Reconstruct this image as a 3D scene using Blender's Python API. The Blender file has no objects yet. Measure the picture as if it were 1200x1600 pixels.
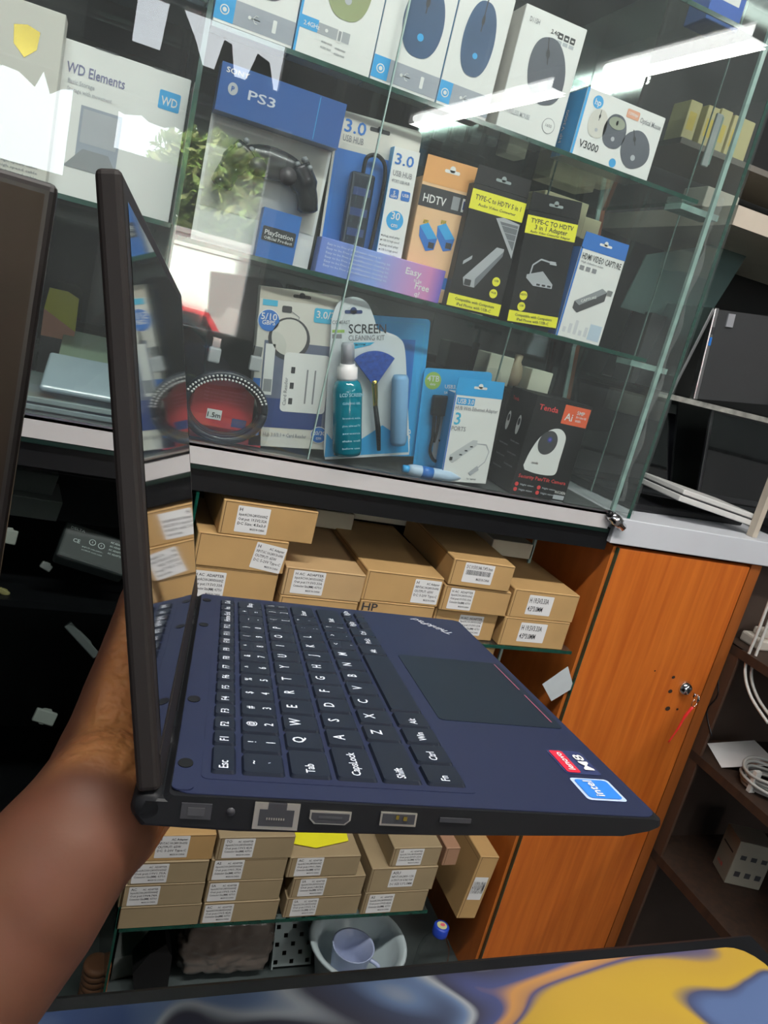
import bpy, bmesh, math, random
from mathutils import Matrix, Vector, noise
random.seed(7)
C = bpy.context.scene.collection
# ------------------------------------------------------------------ camera, world, exposure
CAM = Vector((0, -1.05, 1.45))
MX = Matrix(((0.91984701, 0.13630907, 0.36783327), (-0.31214588, -0.31357621, 0.89679145), (0.23758457, -0.93972858, -0.24589382)))
cd = bpy.data.cameras.new('camera'); cam = bpy.data.objects.new('camera', cd); C.objects.link(cam)
cd.lens = 27; cd.sensor_width = 36; cd.clip_start = 0.01; cd.clip_end = 200
cam.matrix_world = Matrix.Translation(CAM) @ Matrix((MX.col[0], -MX.col[1], -MX.col[2])).transposed().to_4x4()
S = bpy.context.scene; S.camera = cam
vs = S.view_settings; vs.view_transform = 'Standard'; vs.look = 'None'; vs.gamma = 1; vs.use_curve_mapping = False
vs.exposure = -0.38
S.cycles.max_bounces = 12; S.cycles.transparent_max_bounces = 32; S.cycles.glossy_bounces = 6; S.cycles.diffuse_bounces = 4
S.cycles.sample_clamp_indirect = 6; S.cycles.caustics_reflective = False; S.cycles.caustics_refractive = False
S.cycles.use_denoising = True
w = bpy.data.worlds.new('sky'); S.world = w; w.use_nodes = True
wn = w.node_tree; bg = wn.nodes['Background']
WORLD = 12.0
tc = wn.nodes.new('ShaderNodeTexCoord'); nz = wn.nodes.new('ShaderNodeTexNoise'); nz.inputs['Scale'].default_value = 3
rp = wn.nodes.new('ShaderNodeValToRGB'); rp.color_ramp.elements[0].color = (.75, .85, 1, 1); rp.color_ramp.elements[1].color = (1, 1, 1, 1)
wn.links.new(tc.outputs['Generated'], nz.inputs['Vector']); wn.links.new(nz.outputs['Fac'], rp.inputs['Fac']); wn.links.new(rp.outputs['Color'], bg.inputs['Color'])
bg.inputs['Strength'].default_value = WORLD
def area(name, loc, rot, sx, sy, power, color, portal=False):
    l = bpy.data.lights.new(name, 'AREA'); l.shape = 'RECTANGLE'; l.size = sx; l.size_y = sy; l.energy = power; l.color = color
    if portal: l.cycles.is_portal = True
    o = bpy.data.objects.new(name, l); C.objects.link(o); o.location = loc; o.rotation_euler = rot
    return o
OX0, OX1, OZ0, OZ1, WY = -2.2, 1.06, 0.95, 2.52, -5.6          # the shop entrance
area('daylight_portal', ((OX0+OX1)/2, WY, (OZ0+3.2)/2), (math.radians(90), 0, 0), OX1-OX0, 3.2-OZ0, 1, (1, 1, 1), True)
TUBES = [((2.19, -2.85), (2.29, -1.88), 26), ((1.97, -5.05), (2.16, -3.25), 34), ((-.55, -1.0), (1.1, -1.0), 54)]  # last lamp is an unseen fill, added to light the showcase from the front
TUBE_E = 16

# ------------------------------------------------------------------ picture point to place
def ray(px, py): return MX @ Vector(((px-600)/1200, (py-800)/1200, 1))
def at(px, py, Y): d = ray(px, py); return CAM + d*((Y-CAM.y)/d.y)
def atz(px, py, Z): d = ray(px, py); return CAM + d*((Z-CAM.z)/d.z)
def atx(px, py, X): d = ray(px, py); return CAM + d*((X-CAM.x)/d.x)
def atd(px, py, t): return CAM + ray(px, py)*t

# ------------------------------------------------------------------ materials
MATS = {}
def mat(name, rgb=(.8, .8, .8), rough=.5, metal=0, var=.06, scale=30, bump=0, ior=1.5, spec=.5, emit=0, trans=0, stretch=None, coat=0, rgb2=None, sss=0):
    if name in MATS: return MATS[name]
    m = bpy.data.materials.new(name); m.use_nodes = True; nt = m.node_tree; b = nt.nodes['Principled BSDF']
    tc = nt.nodes.new('ShaderNodeTexCoord'); mp = nt.nodes.new('ShaderNodeMapping'); n = nt.nodes.new('ShaderNodeTexNoise')
    nt.links.new(tc.outputs['Object'], mp.inputs['Vector']); nt.links.new(mp.outputs['Vector'], n.inputs['Vector'])
    if stretch: mp.inputs['Scale'].default_value = stretch
    n.inputs['Scale'].default_value = scale; n.inputs['Detail'].default_value = 4
    mx = nt.nodes.new('ShaderNodeMix'); mx.data_type = 'RGBA'
    c2 = rgb2 or tuple(c*(1-var*2) for c in rgb); c1 = rgb if rgb2 else tuple(min(1, c*(1+var)) for c in rgb)
    mx.inputs['A'].default_value = (*c1, 1); mx.inputs['B'].default_value = (*c2, 1)
    nt.links.new(n.outputs['Fac'], mx.inputs['Factor']); nt.links.new(mx.outputs['Result'], b.inputs['Base Color'])
    b.inputs['Roughness'].default_value = rough; b.inputs['Metallic'].default_value = metal
    b.inputs['IOR'].default_value = ior; b.inputs['Specular IOR Level'].default_value = spec
    if coat: b.inputs['Coat Weight'].default_value = coat; b.inputs['Coat Roughness'].default_value = .05
    if sss: b.inputs['Subsurface Weight'].default_value = sss; b.inputs['Subsurface Scale'].default_value = .01; b.inputs['Subsurface Radius'].default_value = (1, .4, .2)
    if trans: b.inputs['Transmission Weight'].default_value = trans
    if emit:
        b.inputs['Emission Color'].default_value = (*rgb, 1); b.inputs['Emission Strength'].default_value = emit
    if bump:
        bp = nt.nodes.new('ShaderNodeBump'); bp.inputs['Strength'].default_value = bump; bp.inputs['Distance'].default_value = .002
        nt.links.new(n.outputs['Fac'], bp.inputs['Height']); nt.links.new(bp.outputs['Normal'], b.inputs['Normal'])
    MATS[name] = m; return m
def glass(name, tint=(.93, .98, .96), ior=1.5, rough=0.0, haze=0.0, hcol=(.8, .85, .85)):
    if name in MATS: return MATS[name]
    m = bpy.data.materials.new(name); m.use_nodes = True; nt = m.node_tree; nt.nodes.clear()
    out = nt.nodes.new('ShaderNodeOutputMaterial'); t = nt.nodes.new('ShaderNodeBsdfTransparent'); g = nt.nodes.new('ShaderNodeBsdfGlossy')
    g.inputs['Roughness'].default_value = rough; t.inputs['Color'].default_value = (*tint, 1)
    f = nt.nodes.new('ShaderNodeFresnel'); ge = nt.nodes.new('ShaderNodeNewGeometry'); mr = nt.nodes.new('ShaderNodeMapRange')
    mr.inputs['To Min'].default_value = ior; mr.inputs['To Max'].default_value = 1/ior
    nt.links.new(ge.outputs['Backfacing'], mr.inputs['Value']); nt.links.new(mr.outputs['Result'], f.inputs['IOR'])
    mx = nt.nodes.new('ShaderNodeMixShader'); nt.links.new(f.outputs['Fac'], mx.inputs['Fac'])
    nt.links.new(g.outputs[0], mx.inputs[2])
    if haze:
        d = nt.nodes.new('ShaderNodeBsdfDiffuse'); d.inputs['Color'].default_value = (*hcol, 1)
        n = nt.nodes.new('ShaderNodeTexNoise'); n.inputs['Scale'].default_value = 6; ma = nt.nodes.new('ShaderNodeMath'); ma.operation = 'MULTIPLY'; ma.inputs[1].default_value = haze*2
        tcn = nt.nodes.new('ShaderNodeTexCoord'); nt.links.new(tcn.outputs['Object'], n.inputs['Vector'])
        nt.links.new(n.outputs['Fac'], ma.inputs[0])
        m2 = nt.nodes.new('ShaderNodeMixShader'); nt.links.new(ma.outputs[0], m2.inputs['Fac']); nt.links.new(t.outputs[0], m2.inputs[1]); nt.links.new(d.outputs[0], m2.inputs[2])
        nt.links.new(m2.outputs[0], mx.inputs[1])
    else: nt.links.new(t.outputs[0], mx.inputs[1])
    nt.links.new(mx.outputs[0], out.inputs['Surface']); MATS[name] = m; return m
def wood(name, a, b, scale=5, rough=.35, stretch=(14, 14, .7)):
    if name in MATS: return MATS[name]
    m = bpy.data.materials.new(name); m.use_nodes = True; nt = m.node_tree; p = nt.nodes['Principled BSDF']
    tc = nt.nodes.new('ShaderNodeTexCoord'); mp = nt.nodes.new('ShaderNodeMapping'); mp.inputs['Scale'].default_value = stretch
    n = nt.nodes.new('ShaderNodeTexNoise'); n.inputs['Scale'].default_value = scale; n.inputs['Detail'].default_value = 6; n.inputs['Distortion'].default_value = .6
    r = nt.nodes.new('ShaderNodeValToRGB'); r.color_ramp.elements[0].position = .3; r.color_ramp.elements[1].position = .7
    r.color_ramp.elements[0].color = (*a, 1); r.color_ramp.elements[1].color = (*b, 1)
    nt.links.new(tc.outputs['Object'], mp.inputs['Vector']); nt.links.new(mp.outputs['Vector'], n.inputs['Vector']); nt.links.new(n.outputs['Fac'], r.inputs['Fac']); nt.links.new(r.outputs['Color'], p.inputs['Base Color'])
    p.inputs['Roughness'].default_value = rough; MATS[name] = m; return m
def gradient(name, stops, axis=0, rough=.35, lo=0.0, hi=1.0, noisy=.0):
    """printed colour gradient of a package, along the object's own axis (metres lo..hi)"""
    m = bpy.data.materials.new(name); m.use_nodes = True; nt = m.node_tree; p = nt.nodes['Principled BSDF']
    tc = nt.nodes.new('ShaderNodeTexCoord'); sx = nt.nodes.new('ShaderNodeSeparateXYZ'); mr = nt.nodes.new('ShaderNodeMapRange')
    mr.inputs['From Min'].default_value = lo; mr.inputs['From Max'].default_value = hi
    r = nt.nodes.new('ShaderNodeValToRGB'); el = r.color_ramp.elements
    while len(el) < len(stops): el.new(.5)
    for e, (q, c) in zip(el, stops): e.position = q; e.color = (*c, 1)
    nt.links.new(tc.outputs['Object'], sx.inputs[0]); nt.links.new(sx.outputs[axis], mr.inputs['Value'])
    nt.links.new(mr.outputs['Result'], r.inputs['Fac']); nt.links.new(r.outputs['Color'], p.inputs['Base Color']); p.inputs['Roughness'].default_value = rough
    MATS[name] = m; return m

white = mat('white_card', (.78, .77, .76), .4, var=.02)
offwhite = mat('cream_card', (.66, .63, .58), .5, var=.03)
paper = mat('paper', (.74, .74, .74), .6, var=.02)
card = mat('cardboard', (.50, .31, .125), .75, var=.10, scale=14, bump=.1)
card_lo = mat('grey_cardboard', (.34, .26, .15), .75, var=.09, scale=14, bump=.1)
card_pale = mat('pale_cardboard', (.50, .47, .36), .75, var=.06, scale=14)
seam = mat('box_seam', (.12, .07, .03), .9)
ink = mat('black_ink', (.03, .03, .035), .6)
inkg = mat('grey_ink', (.25, .25, .27), .6)
black = mat('black_plastic', (.007, .0075, .009), .4, var=.2, spec=.3)
blackc = mat('black_card', (.009, .009, .010), .4, var=.2, spec=.3)
dark = mat('dark_grey_plastic', (.05, .05, .055), .45)
grey = mat('grey_plastic', (.28, .29, .31), .4)
lgrey = mat('light_grey_print', (.45, .46, .50), .5)
silver = mat('silver_metal', (.62, .62, .63), .28, 1, var=.05)
chrome = mat('chrome', (.8, .8, .82), .08, 1, var=.02)
gold = mat('gold_metal', (.75, .55, .12), .25, 1)
blue = mat('blue_print', (.02, .16, .55), .35)
azure = mat('azure_print', (.03, .36, .75), .35)
cyan = mat('cyan_print', (.05, .45, .70), .35)
navy = mat('navy_print', (.02, .05, .20), .35)
sonyblue = mat('deep_blue_print', (.01, .085, .33), .3, coat=.3)
orange = mat('orange_card', (.78, .37, .12), .45)
peach = mat('peach_card', (.80, .50, .28), .45)
yellow = mat('yellow_print', (.85, .80, .03), .4)
red = mat('red_print', (.55, .04, .05), .4)
tred = mat('orange_red_print', (.80, .12, .04), .4)
pink = mat('pink_ink', (.75, .12, .18), .5)
green = mat('lime_print', (.35, .55, .10), .4)
mouseb = mat('mouse_blue', (.04, .10, .22), .3, var=.3, scale=12)
mouseg = mat('mouse_grey', (.09, .10, .13), .4, var=.2, scale=12)
mouseo = mat('mouse_olive', (.30, .34, .16), .4)
tealliq = mat('teal_liquid', (.01, .22, .30), .1, var=.2, coat=.5)
clearp = glass('clear_plastic', (.97, .98, .98), 1.35, .05)
foggy = glass('cloudy_plastic', (.9, .9, .9), 1.4, .2, .14, (.6, .6, .6))
paneg = glass('pane_glass', (.955, .985, .975), 1.52, 0, .022)
shelfg = glass('shelf_glass', (.90, .97, .945), 1.52, 0, .02)
edgeg = mat('glass_edge_green', (.006, .07, .048), .12, var=.4, scale=60, spec=.8)
edgel = mat('glass_edge_pale', (.35, .50, .46), .15, var=.3, scale=40)
mirror = mat('back_mirror', (.17, .20, .19), .05, 1, var=.25, scale=4)
orangewood = wood('orange_wood', (.46, .10, .012), (.62, .165, .022))
darkwood = wood('dark_wood', (.022, .013, .009), (.045, .023, .013), rough=.6)
brownwood = wood('brown_wood', (.16, .05, .02), (.24, .08, .03), rough=.5)
shell = mat('laptop_navy_shell', (.015, .020, .052), .45, var=.05, scale=300, spec=.3)
keym = mat('laptop_key', (.009, .013, .024), .42, var=.05, spec=.3)
sidem = mat('laptop_side_black', (.007, .0075, .009), .5, spec=.25)
lidm = mat('laptop_lid_edge', (.018, .0145, .0135), .5, spec=.25)
screen = mat('laptop_screen', (.008, .008, .01), .03, ior=2.1, spec=.5, coat=1)
legend = mat('key_legend', (.68, .72, .80), .5)

# ------------------------------------------------------------------ mesh builder
TXT = {}
def text_mesh(s):
    if s in TXT: return TXT[s]
    cu = bpy.data.curves.new('t', 'FONT'); cu.body = s; cu.size = 1; cu.resolution_u = 1 if len(s) > 14 else 2
    cu.offset = .012
    o = bpy.data.objects.new('t', cu); C.objects.link(o)
    dg = bpy.context.evaluated_depsgraph_get(); me = o.evaluated_get(dg).to_mesh()
    vs_ = [tuple(v.co[:2]) for v in me.vertices]; fs = [tuple(p.vertices) for p in me.polygons]
    o.evaluated_get(dg).to_mesh_clear(); bpy.data.objects.remove(o); bpy.data.curves.remove(cu)
    if vs_:
        x0 = min(v[0] for v in vs_); x1 = max(v[0] for v in vs_)
        vs_ = [(v[0]-x0, v[1]) for v in vs_]
    else: x0 = x1 = 0
    TXT[s] = (vs_, fs, max(x1-x0, .01)); return TXT[s]
class MB:
    def __init__(s): s.v = []; s.f = []; s.m = []; s.sm = []; s.mats = []; s.T = Matrix.Identity(4); s.org = (0, 0, 0); s.rt = (1, 0, 0); s.up = (0, 0, 1); s.y = 0
    def mi(s, m):
        if m not in s.mats: s.mats.append(m)
        return s.mats.index(m)
    def add(s, vs_, fs, m, smooth=False):
        b = len(s.v); s.v += [tuple(s.T @ Vector(v)) for v in vs_]; k = s.mi(m)
        for f in fs: s.f.append(tuple(i+b for i in f)); s.m.append(k); s.sm.append(smooth)
    def box(s, x0, x1, y0, y1, z0, z1, m, front=None):
        V = [(x, y, z) for x in (x0, x1) for y in (y0, y1) for z in (z0, z1)]
        F = [(0, 1, 3, 2), (4, 6, 7, 5), (0, 4, 5, 1), (2, 3, 7, 6), (0, 2, 6, 4), (1, 5, 7, 3)]
        s.add(V, F, m)
    def bbox(s, x0, x1, y0, y1, z0, z1, m, bev=.003, seg=2):
        bm = bmesh.new(); bmesh.ops.create_cube(bm, size=1)
        for v in bm.verts: v.co = ((x0+x1)/2+v.co.x*(x1-x0), (y0+y1)/2+v.co.y*(y1-y0), (z0+z1)/2+v.co.z*(z1-z0))
        bmesh.ops.bevel(bm, geom=bm.edges[:], offset=bev, segments=seg, affect='EDGES', profile=.5)
        s.bm(bm, m)
    def bm(s, bm, m, smooth=False):
        bm.verts.index_update(); s.add([tuple(v.co) for v in bm.verts], [tuple(v.index for v in f.verts) for f in bm.faces], m, smooth); bm.free()
    def prism(s, pts, y0, y1, m, smooth=False):         # outline in x,z, from y0 (front) to y1
        n = len(pts); V = [(p[0], y0, p[1]) for p in pts]+[(p[0], y1, p[1]) for p in pts]
        F = [tuple(range(n)), tuple(range(2*n-1, n-1, -1))]; s.add(V, F, m)
        s.add(V, [((i+1) % n, i, i+n, (i+1) % n+n) for i in range(n)], m, smooth)
    def zprism(s, pts, z0, z1, m):
        n = len(pts); V = [(p[0], p[1], z0) for p in pts]+[(p[0], p[1], z1) for p in pts]
        s.add(V, [tuple(range(n-1, -1, -1)), tuple(range(n, 2*n))]+[(i, (i+1) % n, (i+1) % n+n, i+n) for i in range(n)], m)
    def poly(s, pts, m): s.add(pts, [tuple(range(len(pts)))], m)
    # flat print on the current face frame (org, rt, up); lvl raises it by tenths of a millimetre
    def P(s, x, z, lvl=1):
        o = Vector(s.org); r = Vector(s.rt); u = Vector(s.up); n = r.cross(u)
        return tuple(o+r*x+u*z+n*(lvl*.00025))
    def flat(s, pts, m, lvl=1): s.poly([s.P(x, z, lvl) for x, z in pts], m)
    def rect(s, x0, x1, z0, z1, m, lvl=1): s.flat([(x0, z0), (x1, z0), (x1, z1), (x0, z1)], m, lvl)
    def rrect(s, x0, x1, z0, z1, m, r=.003, lvl=1): s.flat(rr(x0, x1, z0, z1, r), m, lvl)
    def disc(s, cx, cz, rx, rz, m, lvl=1, rot=0, n=28):
        s.flat([(cx+rx*math.cos(t)*math.cos(rot)-rz*math.sin(t)*math.sin(rot), cz+rx*math.cos(t)*math.sin(rot)+rz*math.sin(t)*math.cos(rot)) for t in [i*2*math.pi/n for i in range(n)]], m, lvl)
    def line(s, pts, wd, m, lvl=1):
        for (a, b), (c, d) in zip(pts, pts[1:]):
            L = math.hypot(c-a, d-b) or 1; nx, nz_ = -(d-b)/L*wd/2, (c-a)/L*wd/2
            s.flat([(a-nx, b-nz_), (c-nx, d-nz_), (c+nx, d+nz_), (a+nx, b+nz_)], m, lvl)
    def text(s, t, x, z, h, m, w=None, al='l', lvl=2, rot=0):
        V, F, W = text_mesh(t); k = h/.72; kx = (w/W) if w else k
        ox = {'l': 0, 'c': -W*kx/2, 'r': -W*kx}[al]; c, sn = math.cos(rot), math.sin(rot)
        P_ = [s.P(x+(ox+v[0]*kx)*c-v[1]*k*sn, z+(ox+v[0]*kx)*sn+v[1]*k*c, lvl) for v in V]
        s.add(P_, F, m)
    def lathe(s, prof, m, o=(0, 0, 0), n=28, ax='z', smooth=True):
        V = []; F = []
        for r, h in prof:
            for i in range(n):
                t = i*2*math.pi/n; a, b = r*math.cos(t), r*math.sin(t)
                V.append({'z': (o[0]+a, o[1]+b, o[2]+h), 'y': (o[0]+a, o[1]+h, o[2]-b), 'x': (o[0]+h, o[1]+a, o[2]+b)}[ax])
        for j in range(len(prof)-1):
            for i in range(n): F.append((j*n+i, j*n+(i+1) % n, (j+1)*n+(i+1) % n, (j+1)*n+i))
        F.append(tuple(range(n-1, -1, -1))) if prof[0][0] > 1e-5 else None
        if prof[-1][0] > 1e-5: F.append(tuple((len(prof)-1)*n+i for i in range(n)))
        s.add(V, F, m, smooth)
    def tube(s, pts, r, m, n=8, smooth=True):
        pts = [Vector(p) for p in pts]; V = []; F = []; rs = r if isinstance(r, (list, tuple)) else [r]*len(pts)
        up = Vector((0, 0, 1))
        for i, p in enumerate(pts):
            d = (pts[min(i+1, len(pts)-1)]-pts[max(i-1, 0)]).normalized()
            a = d.cross(up if abs(d.dot(up)) < .95 else Vector((1, 0, 0))).normalized()
            if i and a.dot(pa) < 0: a = -a
            pa = a; b = d.cross(a)
            for k in range(n):
                t = k*2*math.pi/n; V.append(tuple(p+(a*math.cos(t)+b*math.sin(t))*rs[i]))
        for i in range(len(pts)-1):
            for k in range(n): F.append((i*n+k, i*n+(k+1) % n, (i+1)*n+(k+1) % n, (i+1)*n+k))
        F += [tuple(range(n-1, -1, -1)), tuple((len(pts)-1)*n+k for k in range(n))]
        s.add(V, F, m, smooth)
    def build(s, name, parent=None, M=None):
        me = bpy.data.meshes.new(name); me.from_pydata(s.v, [], s.f)
        for m in s.mats: me.materials.append(m)
        me.polygons.foreach_set('material_index', s.m); me.polygons.foreach_set('use_smooth', s.sm); me.update()
        o = bpy.data.objects.new(name, me); C.objects.link(o)
        if parent: o.parent = parent
        if M is not None: o.matrix_world = M
        return o
def rr(x0, x1, z0, z1, r, n=5):
    out = []
    for cx, cz, a in ((x1-r, z0+r, -90), (x1-r, z1-r, 0), (x0+r, z1-r, 90), (x0+r, z0+r, 180)):
        for i in range(n+1): t = math.radians(a+90*i/n); out.append((cx+r*math.cos(t), cz+r*math.sin(t)))
    return out
def arc(p, k=8):                                    # smooth curve through points (Catmull-Rom)
    p = [Vector(q) for q in p]; q = [p[0]]+p+[p[-1]]; out = []
    for i in range(1, len(q)-2):
        for j in range(k):
            t = j/k; out.append(.5*((2*q[i])+(q[i+1]-q[i-1])*t+(2*q[i-1]-5*q[i]+4*q[i+1]-q[i+2])*t*t+(-q[i-1]+3*q[i]-3*q[i+1]+q[i+2])*t**3))
    return out+[p[-1]]
def tag(o, label, cat, group=None, kind=None):
    if label: o['label'] = label
    if cat: o['category'] = cat
    if group: o['group'] = group
    if kind: o['kind'] = kind
    return o
def empty(name, M):
    o = bpy.data.objects.new(name, None); C.objects.link(o); o.empty_display_size = .02
    o.matrix_world = M; bpy.context.view_layer.update(); return o
def child(mb, name, root):                          # geometry already in the root's local space
    o = mb.build(name); o.parent = root; return o
def struct(o): o['kind'] = 'structure'; return o
def frame(BL, BR, TL, Y, Z=None, yaw=0, lean=0):
    """a box front seen at those picture corners, standing at depth Y: returns matrix, width, height"""
    n = Vector((-math.sin(math.radians(yaw)), math.cos(math.radians(yaw)), 0)); ex = Vector((math.cos(math.radians(yaw)), math.sin(math.radians(yaw)), 0))
    o = at(*BL, Y)
    def hit(p): d = ray(*p); return CAM+d*((o-CAM).dot(n)/d.dot(n))
    r = hit(BR); t = hit(TL); wd = (r-o).dot(ex); z0 = o.z if Z is None else Z; h = t.z-z0
    M = Matrix.Translation((o.x, o.y, z0)) @ Matrix.Rotation(math.radians(yaw), 4, 'Z') @ Matrix.Rotation(math.radians(-lean), 4, 'X')
    return M, wd, h

# ------------------------------------------------------------------ the room
wallm = mat('shop_wall_paint', (.30, .31, .31), .8, scale=3); ceilm = mat('shop_ceiling_paint', (.50, .52, .53), .9, scale=3)
floorm = mat('shop_floor', (.10, .09, .085), .7, scale=4)
def slab(name, *b, m=wallm): mb = MB(); mb.box(*b, m); return struct(mb.build(name))
slab('floor', -2.6, 3.7, -5.6, .8, -.05, 0, m=floorm); slab('ceiling', -2.6, 3.7, -5.7, .85, 3.3, 3.36, m=ceilm)
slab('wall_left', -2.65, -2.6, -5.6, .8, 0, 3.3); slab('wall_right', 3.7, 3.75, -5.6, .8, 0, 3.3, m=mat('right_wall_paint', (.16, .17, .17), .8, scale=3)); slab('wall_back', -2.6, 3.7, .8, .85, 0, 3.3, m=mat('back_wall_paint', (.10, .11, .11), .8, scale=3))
mb = MB()
mb.box(-2.6, OX0, WY-.1, WY, 0, 3.3, wallm); mb.box(OX1, 3.7, WY-.1, WY, 0, 3.3, wallm); mb.box(OX0, OX1, WY-.1, WY, 0, OZ0, wallm); mb.box(OX0, OX1, WY-.1, WY, OZ1, 2.86, wallm); mb.box(OX0, -.1, WY-.1, WY, 2.86, 3.2, wallm); mb.box(1.0, OX1, WY-.1, WY, 2.86, 3.2, wallm); mb.box(OX0, OX1, WY-.1, WY, 3.2, 3.3, wallm)
for q_ in ([(.10, 2.86), (.42, 2.86), (.34, 3.02), (.22, 3.2), (.12, 3.2)], [(.50, 2.86), (.66, 2.86), (.60, 3.08), (.54, 3.09)], [(.74, 2.86), (.97, 2.86), (.90, 3.05), (.80, 3.08)]): mb.prism(q_, WY-.08, WY-.06, wallm)
mb.box(-.44, -.12, WY-.1, WY, OZ0, OZ1, wallm); mb.box(OX0, -.44, WY-.1, WY, OZ0, 1.83, wallm); mb.box(-.12, .40, WY-.1, WY, OZ0, 2.12, wallm)
struct(mb.build('wall_front'))
mb = MB(); random.seed(3); pts = [(OX0, OZ1+.05)]; x_ = OX0
while x_ < OX1: pts.append((x_, OZ1-random.uniform(.0, .16))); x_ += random.uniform(.04, .12)
pts += [(OX1, OZ1-.1), (OX1, OZ1+.05)]; mb.prism(pts, WY-.14, WY-.12, mat('awning_cloth', (.20, .22, .22), .8)); tag(mb.build('awning'), 'ragged awning over the shop entrance, its torn edge mirrored in the showcase glass', 'awning')
mb = MB(); mb.box(OX1-.04, OX1+.09, WY-.02, WY+.08, .95, 2.6, mat('white_post_paint', (.8, .8, .78), .6)); struct(mb.build('trim_1'))

# outside the entrance, seen only as a reflection in the showcase glass
og = mat('sunlit_paving', (.75, .74, .70), .9, scale=2)
mb = MB(); mb.box(-12, 12, -22, WY-.1, -.06, -.01, og); struct(mb.build('ground'))
sun = bpy.data.lights.new('sun', 'SUN'); sun.energy = 110; sun.angle = .02; sun.color = (1, .95, .85); so = bpy.data.objects.new('sun', sun); C.objects.link(so); so.rotation_euler = (math.radians(-28), math.radians(15), 0)
def tree(x, y, h, r, lab):
    root = empty('tree', Matrix.Translation((x, y, 0)))
    t = MB(); t.tube([(0, 0, 0), (.05, 0, h*.3), (0, .05, h*.55), (.1, 0, h*.8)], [.16, .13, .10, .04], brownwood)
    for k in range(5): t.tube([(0, 0, h*.45), (r*.6*math.cos(k*1.3), r*.6*math.sin(k*1.3), h*.75)], [.06, .02], brownwood, 6)
    child(t, 'trunk', root)
    lf = MB(); g1 = mat('leaf_green', (.20, .30, .06), .6, var=.3, scale=2); g2 = mat('leaf_olive', (.36, .40, .14), .6, var=.3, scale=2)
    for k in range(5200):
        d = Vector((random.gauss(0, 1), random.gauss(0, 1), random.gauss(0, 1))).normalized()*random.uniform(.45, 1)*r
        c = Vector((d.x, d.y, h*.72+d.z*.8)); a = Vector((random.uniform(-1, 1), random.uniform(-1, 1), random.uniform(-1, 1))).normalized()*.10; b = a.cross(Vector((random.uniform(-1, 1), random.uniform(-1, 1), 1))).normalized()*.05
        lf.poly([c-a, c+b, c+a, c-b], g1 if random.random() < .6 else g2)
    child(lf, 'foliage', root); tag(root, lab, 'tree')
tree(1.45, -11.6, 3.6, 1.25, 'leafy green tree outside the shop, mirrored in the showcase glass')
mb = MB(); mb.box(-3.5, 3.5, -10.2, -10.0, 0, 1.80, mat('whitewashed_wall', (.78, .76, .70), .9, scale=3)); mb.box(-3.5, 3.5, -10.22, -9.98, 1.80, 1.86, MATS['whitewashed_wall']); tag(mb.build('boundary_wall'), 'sunlit whitewashed wall across the street, mirrored behind the controller package', 'wall')
def car():
    root = empty('car', Matrix.Translation((.75, -8.3, 0)))
    b = MB(); rp_ = mat('car_red_paint', (.55, .03, .04), .2, coat=1)
    prof = [(-1.2, .25), (1.2, .25), (1.25, .6), (1.1, .8), (.65, .86), (.35, 1.22), (-.6, 1.25), (-1.0, .88), (-1.22, .75)]
    b.prism([(x*.8, z*.8) for x, z in prof], -.55, .55, rp_); child(b, 'body', root)
    for y in (-.56, .555): g = MB(); g.prism([(x*.8, z*.8) for x, z in [(-.55, .9), (.5, .9), (.3, 1.17), (-.5, 1.19)]], y-.004, y+.006, black); child(g, 'side_window', root)
    for x in (-.6, .6):
        for y in (-.5, .5):
            q = MB(); q.lathe([(.1, -.08), (.20, -.08), (.22, 0), (.20, .08), (.1, .08)], black, (x, y, .22), 20, 'y'); child(q, 'wheel', root)
    tag(root, 'small red car parked outside, mirrored low in the showcase glass', 'car')
car()

def fixture(a, b, powr, lab):
    a = Vector((*a, 2.86)); b = Vector((*b, 2.86)); L = (b-a).length; yaw = math.atan2(b.y-a.y, b.x-a.x)
    root = empty('ceiling_lamp', Matrix.Translation((a+b)/2) @ Matrix.Rotation(yaw, 4, 'Z'))
    h = MB(); h.bbox(-L/2-.03, L/2+.03, -.05, .05, .04, .10, mat('lamp_housing', (.7, .7, .7), .5), .006)
    for x in (-L/2-.02, L/2+.02): h.box(x-.01, x+.01, -.055, .055, -.02, .05, MATS['lamp_housing'])
    h.box(-.02, .02, -.02, .02, .1, .44, MATS['lamp_housing']); child(h, 'housing', root)
    for y in (-.035, .035):
        t = MB(); t.lathe([(.027, -L/2+(0 if y < 0 else .06)), (.027, L/2)], mat('lit_tube', (1, .99, .97), .5, emit=TUBE_E), (0, y, .005), 14, 'x'); child(t, 'fluorescent_tube', root)
    tag(root, lab, 'lamp')
    l = bpy.data.lights.new('lamp_light', 'AREA'); l.shape = 'RECTANGLE'; l.size = L; l.size_y = .10; l.energy = powr; l.color = (1, .97, .92)
    o = bpy.data.objects.new('lamp_light', l); C.objects.link(o); o.parent = root; o.location = (0, 0, -.03)
for (a, b, p), lab in zip(TUBES, ('fluorescent ceiling lamp whose reflection shines above the optical mouse box', 'fluorescent ceiling lamp farther back, reflected across the white mouse boxes', 'added fluorescent fill lamp, unseen above the counter, lighting the showcase front')): fixture(a, b, p, lab)

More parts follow.
